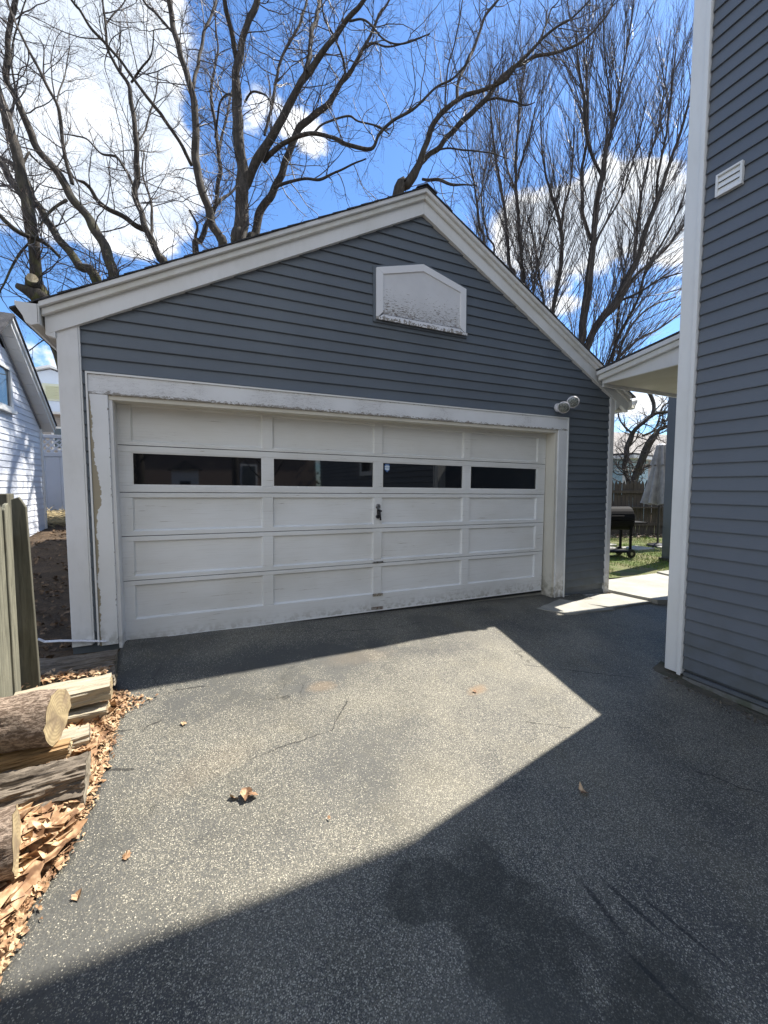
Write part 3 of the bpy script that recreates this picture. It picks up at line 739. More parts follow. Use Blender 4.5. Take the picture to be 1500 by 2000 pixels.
# intake vent on the wall
WV = child_empty('wall_vent', HO)
vy0, vy1, vv0, vv1 = -2.17, -1.998, 3.49, 3.655
for bx in ((vy0, vy1, vv1 - .014, vv1), (vy0, vy1, vv0, vv0 + .014), (vy0, vy0 + .014, vv0 + .0145, vv1 - .0145), (vy1 - .014, vy1, vv0 + .0145, vv1 - .0145)):
    obj('vent_frame', MB().box(HX - .045, HX - .012, bx[0], bx[1], bx[2], bx[3]), M_CLEAN, WV)
for i in range(3):
    a = vv0 + .0155 + i * .0452
    obj('louvre', MB().prism([(HX - .040, a), (HX - .034, a), (HX - .022, a + .040), (HX - .026, a + .0435)], vy0 + .0148, vy1 - .0148, 'y'), M_CLEAN, WV)
SW = child_empty('window', HO)
for bx in ((-5.5, -4.6, 2.42, 2.52), (-5.5, -4.6, 1.50, 1.60), (-5.5, -5.4, 1.601, 2.419), (-4.7, -4.6, 1.601, 2.419), (-5.4, -4.7, 1.985, 2.025)):
    obj('window_frame', MB().box(HX - .05, HX - .022, bx[0], bx[1], bx[2], bx[3]), M_CLEAN, SW)
obj('pane', MB().box(HX - .035, HX - .023, -5.4, -4.7, 1.6, 2.42), M_GLASS, SW)
# back porch roof running from the house wall to the garage
obj('porch_soffit', MB().box(5.97, 11.0, -1.74, -.14, 2.615, 2.635), mat('porch_ceiling', lambda t, co, geo: (t.mix(t.ss(t.noise(co, 2, 4), .3, .7), (.55, .54, .49), (.45, .44, .38)), .7)), HO)
obj('porch_frieze', MB().prism([(-.14, 2.60), (-1.755, 2.60), (-1.755, 2.90), (-.14, 2.665)], 5.935, 5.965, 'x'), M_RAKE, HO, bevel=.003)
obj('porch_moulding', MB().prism([(-.115, 2.64), (-1.755, 2.895), (-1.755, 2.96), (-.115, 2.71)], 5.885, 5.934, 'x'), M_MOULD, HO, bevel=.006)
obj('porch_drip', MB().prism([(-.105, 2.712), (-1.755, 2.962), (-1.755, 3.015), (-.105, 2.765)], 5.860, 5.95, 'x'), M_RAKE, HO, bevel=.004)
obj('porch_roof', MB().prism([(-.10, 2.77), (-1.76, 3.02), (-1.76, 3.04), (-.10, 2.79)], 5.855, 11.0, 'x'), M_SHING, HO)
obj('porch_beam', MB().box(5.97, 11.0, -.139, -.115, 2.57, 2.70), M_RAKE, HO)
PC = child_empty('porch_column', HO)
obj('shaft', MB().box(9.97, 10.35, 1.12, 1.40, -.42, 3.4), M_SID2, PC)
obj('base', MB().box(9.93, 10.39, 1.08, 1.44, -.42, -.30), M_FOUND, PC)

# dirt & stones along the foundation
GRIT = MB()
for i in range(420):
    y = -1.85 - abs(r_.gauss(0, 1)) * .9; x = 4.72 - abs(r_.gauss(0, .07)); z = gz(x, y) + .004; s_ = r_.uniform(.004, .016)
    c = Vector((x, y, z)); ax = [Vector((r_.gauss(0, 1), r_.gauss(0, 1), r_.gauss(0, .5))).normalized() * s_ for _ in range(3)]
    GRIT.add([c + ax[0], c - ax[0], c + ax[1], c - ax[1], c + ax[2] * .6, c - ax[2] * .6], [(0, 2, 4), (2, 1, 4), (1, 3, 4), (3, 0, 4), (2, 0, 5), (1, 2, 5), (3, 1, 5), (0, 3, 5)])
obj('gravel', GRIT, mat('grit', lambda t, co, geo: (t.mix(t.ss(t.noise(co, 40, 3), .4, .6), (.16, .14, .11), (.07, .06, .045)), .9)), label='loose grit and gravel along the foot of the house wall', cat='gravel', kind='stuff')
V = []; 
for y in span([(-9.4, -1.7, .05)]):
    wdt = .13 + .05 * noise.noise(Vector((y * 3, 0, 0)))
    for k, u in enumerate(np.linspace(0, 1, 7)):
        x = HX + .04 - (wdt + .04) * u; z = gz(x, y) + (.05 * (1 - u) ** 1.2 - .006 * u + .014 * noise.noise(Vector((x * 14, y * 14, 0)))) * (1 if u < 1 else 0) - (.02 if u == 1 else 0)
        V.append((x, y, z))
ny = len(V) // 7
bigmesh('dirt_strip', np.array(V), np.array([(j * 7 + i, (j + 1) * 7 + i, (j + 1) * 7 + i + 1, j * 7 + i + 1) for j in range(ny - 1) for i in range(6)]), 4, M_FOUND, kind='structure')

# ------------------------------------------------------------------ weathered fence at the left of the garage
M_FENCE = mat('weathered_fence', m_wood((.235, .23, .175), (.085, .085, .062), (7, 7, .35), 11, .9, (.07, .07, .05)))
FE = thing('stockade_fence', 'mossy weathered stockade fence boards standing beside the firewood at the left', 'fence')
r_ = random.Random(5)
y = -.76
while y > -3.2:
    wd = r_.uniform(.075, .095); t_ = 1.115 + r_.uniform(-.012, .012) + (y + .76) * .02; x = -.085 + r_.uniform(-.005, .005); g = gz(-.1, y) - .05
    obj('picket', MB().prism([(y, g), (y - wd, g), (y - wd, t_ - .03), (y - wd * .7, t_), (y - wd * .3, t_ + .01), (y, t_ - .03)], x - .010, x + .010, 'x'), M_FENCE, FE, bevel=.003)
    y -= wd + r_.uniform(.003, .009)
obj('rail', MB().box(-.15, -.0965, -3.2, -.74, .25, .34), M_FENCE, FE); obj('rail', MB().box(-.15, -.0965, -3.2, -.74, .85, .94), M_FENCE, FE)
M_FENCE2 = mat('shaded_board_wood', m_wood((.125, .12, .09), (.07, .068, .05), (6, 6, .4), 9, .9, (.05, .05, .035)))  # dark greenish board wood, with its shade also put into the colour
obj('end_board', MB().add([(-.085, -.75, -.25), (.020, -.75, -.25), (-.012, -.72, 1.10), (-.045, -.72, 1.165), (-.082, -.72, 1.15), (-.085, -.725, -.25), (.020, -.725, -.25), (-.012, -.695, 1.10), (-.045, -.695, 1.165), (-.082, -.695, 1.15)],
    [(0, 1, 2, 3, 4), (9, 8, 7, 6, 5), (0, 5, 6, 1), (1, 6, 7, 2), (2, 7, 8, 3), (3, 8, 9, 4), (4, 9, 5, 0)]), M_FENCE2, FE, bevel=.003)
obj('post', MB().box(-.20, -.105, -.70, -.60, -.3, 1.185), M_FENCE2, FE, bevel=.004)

# ------------------------------------------------------------------ firewood
M_END = mat('cut_end_grain', lambda t, co, geo: (
    t.mix(t.ss(t.noise(co, 9, 5), .35, .7), t.mix(t.ss(t.n('ShaderNodeTexWave', wave_type='RINGS', rings_direction='X', i={'Vector': co, 'Scale': 18.0, 'Distortion': 2.5, 'Detail': 2.0}).outputs[1], .2, .8), (.44, .35, .20), (.32, .25, .14)), (.20, .15, .095)), .8, {'Normal': bump(t, t.noise(co, 60, 4), .4, .004)}))
M_BARK = mat('flaky_bark', lambda t, co, geo: (
    t.mix(t.ss(t.noise(t.mapv(co, (1, 2.2, 2.2)), 34, 5, .7), .42, .60), (.15, .105, .075), (.40, .31, .24)), .9, {'Normal': bump(t, t.noise(t.mapv(co, (1, 2.2, 2.2)), 34, 5, .7), 1.0, .02)}))
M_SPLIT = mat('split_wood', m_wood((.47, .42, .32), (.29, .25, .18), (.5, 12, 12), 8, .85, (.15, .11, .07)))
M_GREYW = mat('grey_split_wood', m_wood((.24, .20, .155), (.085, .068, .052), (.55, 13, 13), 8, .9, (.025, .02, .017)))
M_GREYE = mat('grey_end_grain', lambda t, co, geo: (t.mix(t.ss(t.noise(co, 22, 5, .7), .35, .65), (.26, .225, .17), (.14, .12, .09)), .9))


def firewood(label, end, length, rad, prof, m_side, m_end, yaw=0.0, tilt=0.0, roll=0.0, seed=1, name='firewood_log', group=None, rough=.012):
    """log with its cut end at `end`, running away along -x; prof = list of (angle, radius factor) outline"""
    rr = random.Random(seed); n = 28; k = len(prof); m_ = MB(); off = seed * 3.7
    for i in range(n + 1):
        u = i / n
        for a, f in prof:
            a2 = a + roll
            q = rad * f * (1 + .05 * math.sin(u * 5 + seed)) + rough * noise.noise(Vector((u * length * 7 + off, math.cos(a2) * 3.5, math.sin(a2) * 3.5)))
            q += rough * .45 * noise.noise(Vector((u * length * 22 + off, math.cos(a2) * 11, math.sin(a2) * 11))) + rough * .55 * noise.noise(Vector((u * length * 2.2 + off, f * math.cos(a2) * 24, f * math.sin(a2) * 24)))
            m_.v.append((-u * length + (.012 * noise.noise(Vector((a2 * 3, seed, 0))) if i in (0,) else 0), q * math.cos(a2), q * math.sin(a2)))
    m_.f = [(i * k + j, i * k + (j + 1) % k, (i + 1) * k + (j + 1) % k, (i + 1) * k + j) for i in range(n) for j in range(k)]
    m_.f.append(tuple(n * k + j for j in range(k)))
    t = thing(name, label, 'firewood', end, group); t.rotation_euler = (0, tilt, yaw)
    side = obj('bark' if m_side is M_BARK else 'split_face', m_, m_side, t, smooth=(m_side is M_BARK))
    e = MB(); ring = [Vector(v_) + Vector((.0015, 0, 0)) for v_ in m_.v[:k]]; e.v = [tuple(v_) for v_ in ring]
    inner = [tuple(Vector((v_.x + .003, v_.y * .5, v_.z * .5))) for v_ in ring]; e.v += inner; e.v.append((.004, 0, 0))
    e.f = [((j + 1) % k, j, j + k, (j + 1) % k + k) for j in range(k)] + [((j + 1) % k + k, j + k, 2 * k) for j in range(k)]
    obj('cut_end', e, m_end, t, smooth=True)
    return t


def rnd_prof(k=30, wob=.04, seed=0):
    return [(2 * math.pi * j / k, 1 + wob * math.sin(2 * 2 * math.pi * j / k + seed) + wob * .6 * math.sin(3 * 2 * math.pi * j / k + seed * 2)) for j in range(k)]


def poly_prof(corners, per=14):
    out = []
    for (a, b) in zip(corners, corners[1:] + corners[:1]):
        for i in range(per):
            y = a[0] + (b[0] - a[0]) * i / per; z = a[1] + (b[1] - a[1]) * i / per; out.append((math.atan2(z, y), math.hypot(y, z)))
    return out


wedge = lambda *c: poly_prof(list(c))
firewood('thick round log with flaky bark and a pale sawn end, topmost of the pile', (.285, -1.42, .055), .36, .128, rnd_prof(32, .03, 1), M_BARK, M_END, yaw=-.12, tilt=.0, seed=1, rough=.014)
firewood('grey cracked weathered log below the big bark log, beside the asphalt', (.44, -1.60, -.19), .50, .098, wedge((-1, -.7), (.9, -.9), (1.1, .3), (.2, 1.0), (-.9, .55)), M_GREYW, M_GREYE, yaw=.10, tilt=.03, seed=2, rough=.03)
firewood('short round log with a yellowish sawn end, lowest by the fallen leaves', (.30, -2.00, -.135), .36, .118, rnd_prof(32, .05, 4), M_BARK, M_END, yaw=.22, seed=3, rough=.014)
firewood('bright flat topped split piece lying behind the big bark log', (.43, -.93, -.055), .48, .085, wedge((-1.1, .55), (-.9, -.6), (.7, -.7), (1.0, .75)), M_SPLIT, M_END, yaw=.10, tilt=-.02, seed=4, rough=.010)
firewood('thin pale split stick tucked under the bright flat topped piece', (.42, -1.00, -.165), .47, .055, wedge((-1.1, .5), (-.8, -.7), (.8, -.7), (1.0, .6)), M_SPLIT, M_END, yaw=.02, seed=5, rough=.010)
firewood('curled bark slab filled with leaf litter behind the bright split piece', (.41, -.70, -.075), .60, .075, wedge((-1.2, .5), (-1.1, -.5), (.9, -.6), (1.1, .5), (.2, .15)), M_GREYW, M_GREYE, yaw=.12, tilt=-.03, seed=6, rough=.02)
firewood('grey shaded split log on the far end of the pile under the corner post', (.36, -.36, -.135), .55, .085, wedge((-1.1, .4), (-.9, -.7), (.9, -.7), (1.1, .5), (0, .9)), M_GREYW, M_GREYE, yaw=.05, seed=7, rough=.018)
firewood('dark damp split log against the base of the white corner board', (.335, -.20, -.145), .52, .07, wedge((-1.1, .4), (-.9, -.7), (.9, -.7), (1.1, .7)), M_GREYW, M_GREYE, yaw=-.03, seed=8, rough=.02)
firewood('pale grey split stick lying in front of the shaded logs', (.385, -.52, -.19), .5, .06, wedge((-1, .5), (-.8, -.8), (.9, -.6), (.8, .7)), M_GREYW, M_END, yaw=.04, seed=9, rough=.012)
firewood('small stubby block standing between the bark log and the grey cracked log', (.37, -1.22, -.20), .42, .07, wedge((-1, .7), (-1, -.8), (1, -.8), (.9, .8)), M_SPLIT, M_GREYE, yaw=.2, seed=10, rough=.012)
firewood('orange tinted split stick poking out under the end of the bark log', (.335, -1.44, -.115), .5, .042, wedge((-1, .5), (-.8, -.8), (.9, -.6), (.8, .7)), mat('orange_split', m_wood((.42, .27, .13), (.28, .18, .09), (.6, 9, 9), 8)), M_END, yaw=.1, seed=12, rough=.01)
firewood('dark buried log at the bottom of the pile under the curled bark slab', (.34, -.78, -.215), .38, .06, rnd_prof(24, .05, 3), M_BARK, M_GREYE, yaw=.03, seed=13, rough=.012)

# ------------------------------------------------------------------ fallen leaves


def f_leaf(t, co, geo):
    P = wpos(geo); a = t.noise(P, 21, 2); b = t.noise(P, 120, 3)
    c = t.mix(t.ss(a, .35, .65), (.30, .17, .085), (.60, .42, .25)); c = t.mix(t.ss(t.noise(t.mapv(P, (1, 1, 1), (5, 5, 5)), 17, 2), .50, .64), c, (.17, .09, .045))
    c = t.mix(t.m('MULTIPLY', t.ss(b, .5, .7), .3), c, (.2, .1, .05))
    return c, .7, {'Normal': bump(t, b, .3, .004), 'Subsurface Weight': 0.0}


M_LEAF = mat('dry_leaf', f_leaf)
LOBE = [(0, -.5), (.12, -.30), (.42, -.38), (.36, -.12), (.62, .05), (.34, .14), (.40, .42), (.14, .34), (0, .66), (-.14, .34), (-.40, .42), (-.34, .14), (-.62, .05), (-.36, -.12), (-.42, -.38), (-.12, -.30)]


def leaf_geom(mb_, c, size, rr, flat=.5):
    yaw = rr.uniform(0, 6.28); nrm = Vector((rr.gauss(0, flat), rr.gauss(0, flat), 1)).normalized()
    q = nrm.to_track_quat('Z', 'Y').to_matrix() @ Matrix.Rotation(yaw, 3, 'Z'); curl = rr.uniform(-.3, 1.9) * (.55 if size > .1 else 1); tw = rr.uniform(-.6, .6); ang = rr.uniform(0, 3.14)
    ca, sa = math.cos(ang), math.sin(ang)
    def P(x, y):
        u = x * ca + y * sa; v_ = -x * sa + y * ca
        return c + q @ (Vector((x, y, curl * u * u + tw * u * v_ + .08 * rr.uniform(-1, 1))) * size)
    lob = .55 * rr.random() ** 1.3; ky = rr.uniform(.6, 1.1)
    pts = [P((a * lob + math.copysign(.45 * math.cos(math.asin(max(-1, min(1, b * 1.5)))), a) * (1 - lob)) * rr.uniform(.75, 1.15), b * ky * rr.uniform(.75, 1.15)) for a, b in LOBE]; mid = P(0, 0)
    k = len(pts); mb_.add([mid] + pts, [(0, i + 1, (i + 1) % k + 1) for i in range(k)])


def strip_leaf(mb_, c, size, rr):
    d = Vector((rr.gauss(0, 1), rr.gauss(0, 1), rr.gauss(0, .4))).normalized(); s_ = d.cross(Vector((rr.gauss(0, .4), rr.gauss(0, .4), 1))).normalized() * rr.uniform(.1, .3) * size
    a, b, e = c - d * size * .5, c + Vector((0, 0, size * rr.uniform(.05, .25))), c + d * size * .5
    mb_.add([a - s_, a + s_, b + s_ * 1.2, b - s_ * 1.2, e + s_ * .4, e - s_ * .4], [(0, 1, 2, 3), (3, 2, 4, 5)])


rr = random.Random(21); LV = MB()
def heap(x, y): return .10 * math.exp(-((x - .1) / .35) ** 2) * (1 if y < -1.2 else .5)
for i in range(3300):       # the drift of leaves along the asphalt edge and round the logs
    y = rr.uniform(-3.6, -.72); e = edge_x(y) if y > -3.9 else .34
    x = e + .02 - abs(rr.gauss(0, .28)); 
    if x < -.75: continue
    if -1.45 < y < -.9 and x > e - .03 and rr.random() < .6: continue
    z = gz(x, y) + rr.uniform(0, 1) ** 1.5 * (.02 + .5 * heap(x, y)) * (1 if x < e - .04 else .35) + .004
    if y < -1.75 or rr.random() < .3: leaf_geom(LV, Vector((x, y, z)), rr.choice((.05, .07, .09, .11, .15)) * rr.uniform(.85, 1.15) if x < e - .06 else rr.uniform(.02, .045), rr)
    else: strip_leaf(LV, Vector((x, y, z)), rr.uniform(.02, .05), rr)
for i in range(230):        # big flat plane leaves lying on top
    y = rr.uniform(-3.4, -1.62); e = edge_x(y); x = e - .02 - abs(rr.gauss(0, .20))
    if x < -.3: continue
    z = gz(x, y) + .03 + .5 * heap(x, y) * (1 if x < e - .06 else .3) + rr.uniform(0, .02); leaf_geom(LV, Vector((x, y, z)), rr.uniform(.10, .17), rr, .28)
for i in range(160):        # twigs and stalks in the drift
    y = rr.uniform(-3.2, -.8); x = edge_x(y) - abs(rr.gauss(0, .12)) + .03; a_ = rr.uniform(0, 6.28); l_ = rr.uniform(.02, .07); c_ = Vector((x, y, gz(x, y) + .025 + .3 * heap(x, y)))
    LV.tube([c_, c_ + Vector((math.cos(a_) * l_, math.sin(a_) * l_, rr.uniform(-.01, .03)))], [.0015, .001], 3)
for i in range(2000):       # finer crumbs: where the drift ends on the asphalt
    y = rr.uniform(-3.2, -.72); e = edge_x(y); x = e + rr.gauss(0, .022) + (.10 * math.exp(-((y + .88) / .1) ** 2)) * rr.random() * 1.2
    strip_leaf(LV, Vector((x, y, gz(x, y) + rr.uniform(.003, .018))), rr.uniform(.008, .028), rr)
for i in range(420):        # litter on the curled bark slab and other logs
    x = rr.uniform(-.15, .38); y = -.72 + rr.gauss(0, .035) + .08 * (.38 - x); strip_leaf(LV, Vector((x, y, -.035 + rr.uniform(0, .02))), rr.uniform(.01, .045), rr)
obj('leaf_litter', LV, M_LEAF, label='drift of dry tan leaves along the left edge of the asphalt', cat='leaves', kind='stuff')
L2 = MB()
for i in range(1200):       # the shaded strip of ground between garage and fence, and the bank behind
    y = rr.uniform(-.2, 9); x = rr.uniform(-3.0, 0.0) if y > 3 else rr.uniform(-1.4, -.02)
    leaf_geom(L2, Vector((x, y, gz(x, y) - .02 + rr.uniform(0, .03))), rr.uniform(.03, .07), rr)
obj('leaf_litter', L2, mat('brown_leaf', lambda t, co, geo: (t.mix(t.ss(t.noise(wpos(geo), 15, 2), .4, .6), (.08, .052, .032), (.19, .125, .075)), .85)), label='dark brown leaf litter on the ground between the fence and garage', cat='leaves', kind='stuff')
ST = MB()
for i in range(1500):       # straw heaped by the white fence
    x = rr.uniform(-3.4, -1.2); y = rr.uniform(7.2, 8.9); d = Vector((rr.gauss(0, 1), rr.gauss(0, .6), rr.gauss(0, .3))).normalized() * rr.uniform(.08, .25)
    c = Vector((x, y, gz(x, y) + rr.uniform(0, .12))); s_ = Vector((0, .004, .006))
    ST.add([c - d - s_, c + d - s_, c + d + s_, c - d + s_], [(0, 1, 2, 3)])
obj('straw', ST, mat('straw_stalk', lambda t, co, geo: ((.36, .29, .16), .8)), label='flattened dry straw heaped at the foot of the white lattice fence', cat='straw', kind='stuff')

lab = {(1.15, -1.88): ('curled tan leaf with torn edge on the sunlit asphalt in the foreground', .075), (2.83, -2.49): ('small dark brown leaf lying on the shaded asphalt', .045),
       (2.86, -1.50): ('brown leaf crumb lying on the rust coloured patch', .03), (.85, -1.21): ('small orange leaf on asphalt nearest the garage shadow at left', .04),
       (1.51, -2.15): ('tiny reddish leaf just beyond the house shadow', .022), (.66, -2.02): ('small pale leaf on asphalt near the leaf drift', .035), (.52, -2.14): ('narrow reddish leaf next to the leaf drift at left', .04),
       }
for (x, y), (tx, sz_) in lab.items():
    m_ = MB(); leaf_geom(m_, Vector((0, 0, .012)), sz_, rr, .35)
    if sz_ > .07: leaf_geom(m_, Vector((.03, -.02, .018)), sz_ * .7, rr, .5); leaf_geom(m_, Vector((-.05, .01, .010)), sz_ * .6, rr, .5)
    obj('dry_leaf', m_, M_LEAF, label=tx, cat='leaf', group='dry leaves scattered on the driveway', loc=(x, y, gz(x, y)))

# ------------------------------------------------------------------ white house on the left
WX, WY = -2.10, 7.05
WH = thing('neighbour_house', 'white sided neighbouring house at the left edge with a steep gable', 'house')
# gable towards the garage: ridge off to the left of the picture, rake falling to the back corner
apex_y, apex_z, eave_z = 5.19, 3.99, 2.50
slope = (apex_z - eave_z) / (WY - apex_y)
obj('wall', MB().prism([(WY - .05, -.4), (WY - .05, eave_z), (apex_y, apex_z - .15), (3.3, eave_z), (3.3, -.4)], WX - 4.0, WX - .025, 'x'), M_LWHT, WH)
z = -.30; e_ = .117
while z < apex_z - .4:
    zt = z + e_
    ya = WY - .03 if z < eave_z else WY - .03 - (z - eave_z) / slope; yb = 3.33 if z < eave_z else 3.33 + (z - eave_z) / slope
    m_ = MB(); m_.add([(WX - .012, ya, z), (WX - .012, yb, z), (WX - .03, yb, z), (WX - .03, ya, z), (WX - .024, ya, zt), (WX - .024, yb, zt), (WX - .03, yb, zt), (WX - .03, ya, zt)],
        [(0, 1, 2, 3), (7, 6, 5, 4), (0, 4, 5, 1), (3, 7, 4, 0), (2, 6, 7, 3), (1, 5, 6, 2)])
    obj('siding_board', m_, M_LWHT, WH); z = zt
obj('corner_board', MB().box(WX - .09, WX + .008, WY - .03, WY + .04, -.2, 2.46), M_CLEAN, WH)
ex = WX + .19        # overhang towards the camera side
def rline(y, off): return eave_z + (WY - y) * slope + off
ye, yp = WY + .13, apex_y
obj('rake_board', MB().prism([(ye, rline(ye, -.0)), (yp, rline(yp, -.0)), (yp, rline(yp, .13)), (ye, rline(ye, .13))], ex - .03, ex, 'x'), M_CLEAN, WH, bevel=.003)
obj('rake_moulding', MB().prism([(ye, rline(ye, .09)), (yp, rline(yp, .09)), (yp, rline(yp, .17)), (ye, rline(ye, .17))], ex + .0005, ex + .03, 'x'), M_CLEAN, WH, bevel=.003)
obj('roof', MB().prism([(ye + .02, rline(ye, .16)), (yp, rline(yp, .175)), (yp, rline(yp, .215)), (ye + .02, rline(ye, .20))], WX - 4, ex + .05, 'x'), M_SHING, WH)
obj('roof', MB().prism([(yp - .001, rline(yp, .215)), (yp - .001, rline(yp, .175)), (2.9, eave_z - .25), (2.9, eave_z - .21)], WX - 4, ex + .05, 'x'), M_SHING, WH)
yy = ye - .02; i = 0
while yy > yp:       # soffit panels across the overhang
    obj('soffit_panel', MB().prism([(yy, rline(yy, .001)), (yy - .19, rline(yy - .19, .001)), (yy - .19, rline(yy - .19, .012)), (yy, rline(yy, .012))], WX - .01, ex - .0305, 'x'), M_CLEAN, WH); yy -= .2
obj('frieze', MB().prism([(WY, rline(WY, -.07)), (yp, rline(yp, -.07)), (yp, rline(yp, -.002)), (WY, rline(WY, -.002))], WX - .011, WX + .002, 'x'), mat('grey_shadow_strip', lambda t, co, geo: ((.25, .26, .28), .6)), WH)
WN = child_empty('window', WH)
obj('window_frame', MB().box(WX - .01, WX + .03, 4.55, 5.60, 2.60, 2.66).box(WX - .01, WX + .03, 5.52, 5.60, 2.661, 3.30).box(WX - .01, WX + .03, 4.55, 5.60, 3.301, 3.36), M_CLEAN, WN, bevel=.003)
obj('pane', MB().box(WX - .006, WX, 4.55, 5.5195, 2.661, 3.30), M_GLASS2, WN)
obj('window_sill', MB().box(WX - .01, WX + .06, 4.45, 5.66, 2.54, 2.599), M_CLEAN, WN, bevel=.003)

# ------------------------------------------------------------------ white vinyl fence with lattice
VF = thing('lattice_fence', 'white vinyl privacy fence with lattice top between the left house and garage', 'fence')
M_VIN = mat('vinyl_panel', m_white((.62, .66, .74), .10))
fy = 9.0
for i in range(16):
    x0 = -4.4 + i * .30; obj('panel_board', MB().box(x0, x0 + .295, fy, fy + .03, .62, 2.0), M_VIN, VF, bevel=.003)
obj('rail', MB().box(-4.4, .4, fy - .02, fy + .05, 2.0, 2.10), M_VIN, VF, bevel=.003); obj('rail', MB().box(-4.4, .4, fy - .02, fy + .05, 2.47, 2.55), M_VIN, VF, bevel=.003); obj('rail', MB().box(-4.4, .4, fy - .02, fy + .05, .50, .62), M_VIN, VF)
for x0 in (-4.45, -1.9, .45): obj('post', MB().box(x0 - .06, x0 + .06, fy - .03, fy + .09, .3, 2.62), M_VIN, VF)
x = -4.5
while x < .3:
    for sgn, yo in ((1, 0), (-1, .012)):
        a = x if sgn > 0 else x + .37
        obj('lattice_slat', MB().bar((a, fy + .012 + yo, 2.10), (a + sgn * .37, fy + .012 + yo, 2.47), .010, .036, (0, 1, 0)) if False else MB().add(
            [(a - .026, fy + .008 + yo, 2.10), (a + .026, fy + .008 + yo, 2.10), (a + sgn * .37 + .026, fy + .008 + yo, 2.47), (a + sgn * .37 - .026, fy + .008 + yo, 2.47),
             (a - .026, fy + .018 + yo, 2.10), (a + .026, fy + .018 + yo, 2.10), (a + sgn * .37 + .026, fy + .018 + yo, 2.47), (a + sgn * .37 - .026, fy + .018 + yo, 2.47)],
            [(0, 1, 2, 3), (7, 6, 5, 4), (0, 4, 5, 1), (1, 5, 6, 2), (2, 6, 7, 3), (3, 7, 4, 0)]), M_VIN, VF)
    x += .155

# far white gabled house and its lower beige wing
FH = thing('white_house', 'tall white gabled house far behind the lattice fence', 'house')
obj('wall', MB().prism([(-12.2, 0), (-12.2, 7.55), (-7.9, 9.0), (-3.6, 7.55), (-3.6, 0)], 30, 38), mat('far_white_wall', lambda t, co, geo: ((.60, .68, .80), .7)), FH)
obj('roof', MB().prism([(-12.6, 7.50), (-7.9, 9.08), (-3.2, 7.50), (-3.2, 7.62), (-7.9, 9.22), (-12.6, 7.62)], 29.7, 38.2), M_RAKE, FH)
GVv = child_empty('gable_louvre', FH); M_YEL = mat('pale_yellow_louvre', lambda t, co, geo: ((.55, .56, .38), .7)); M_YEL2 = mat('pale_yellow_frame', lambda t, co, geo: ((.62, .64, .52), .7))
obj('louvre_frame', MB().box(-8.38, -7.22, 29.93, 29.995, 6.95, 8.05), M_YEL2, GVv)
for i in range(8): obj('louvre', MB().box(-8.18, -7.42, 29.88 , 29.925, 7.08 + i * .105, 7.08 + i * .105 + .085), M_YEL, GVv)
BH = thing('beige_house', 'low beige sided house glimpsed above the lattice fence', 'house')
M_BEI = mat('beige_siding', lambda t, co, geo: ((.42, .40, .38), .8))
obj('wall', MB().box(-11, -2, 22.1, 26, 0, 4.9), M_BEI, BH)
for i in range(22): obj('siding_board', MB().box(-8.5, -4.0, 22.03, 22.09, 2.6 + i * .11, 2.6 + i * .11 + .10), M_BEI, BH)
obj('eave', MB().box(-11.2, -1.8, 21.7, 26.2, 4.9, 5.02), M_CLEAN, BH)
WN = child_empty('window', BH); obj('window_frame', MB().box(-5.9, -4.9, 21.98, 22.025, 3.1, 4.3), M_CLEAN, WN); obj('pane', MB().box(-5.78, -5.02, 21.965, 21.979, 3.2, 4.2), M_GLASS, WN)

# ------------------------------------------------------------------ back garden on the right
M_DKF = mat('dark_stained_fence', m_wood((.075, .062, .052), (.045, .038, .032), (5, 5, .5), 7, .9, (.02, .018, .015)))
BF = thing('picket_fence', 'dark pointed stockade fence across the back of the garden', 'fence')
a, b = Vector((9.6, 6.3, 0)), Vector((17.5, 2.95, 0)); L = (b - a).length; dr = (b - a).normalized(); nr = Vector((-dr.y, dr.x, 0)); k = int(L / .125)
pm = MB().prism([(-.055, -.45), (.055, -.45), (.055, 1.28), (.0, 1.42), (-.055, 1.28)], -.01, .01).mesh('picket')
pm.materials.append(M_DKF)
for i in range(k):
    p_ = a + dr * (i * .125); o = link('picket', pm, parent=BF, loc=(p_.x, p_.y, rr.uniform(-.02, .02))); o.rotation_euler = (rr.uniform(-.01, .01), rr.uniform(-.01, .01), math.atan2(dr.y, dr.x))
for hz in (.0, 1.05): obj('rail', MB().bar(a - nr * .05 + Vector((0, 0, hz)), b - nr * .05 + Vector((0, 0, hz)), .05, .09), M_DKF, BF)
obj('shelf_rail', MB().bar(a - nr * .15 + Vector((0, 0, .55)), b - nr * .15 + Vector((0, 0, .55)), .2, .04), M_DKF, BF)

# closed patio umbrella
uc = at(1287, 1000, 10.6); UM = thing('patio_umbrella', 'closed grey patio umbrella standing in front of the dark fence', 'umbrella', (uc[0], uc[1], -.36))
obj('pole', MB().tube([(0, 0, 0), (0, 0, 2.65)], .024, 10), M_IRON, UM)
def folded(z0_, z1_, r0, r1, n_, seed):
    m_ = MB(); kk = 64; rows_ = 14
    for i in range(rows_ + 1):
        u = i / rows_; z_ = z0_ + (z1_ - z0_) * u; R_ = r0 + (r1 - r0) * u
        for j in range(kk):
            a_ = 2 * math.pi * j / kk; f = 1 + .34 * math.cos(n_ * a_ + seed) * (1 - u * .5); m_.v.append((R_ * f * math.cos(a_), R_ * f * math.sin(a_), z_ + (.03 * math.cos(n_ * a_ + seed) if i == 0 else 0)))
    m_.f = [(i * kk + j, i * kk + (j + 1) % kk, (i + 1) * kk + (j + 1) % kk, (i + 1) * kk + j) for i in range(rows_) for j in range(kk)]; return m_
M_CAN = mat('grey_canvas', lambda t, co, geo: (t.mix(t.ss(t.noise(co, 5, 3), .3, .7), (.36, .35, .345), (.25, .245, .245)), .85))
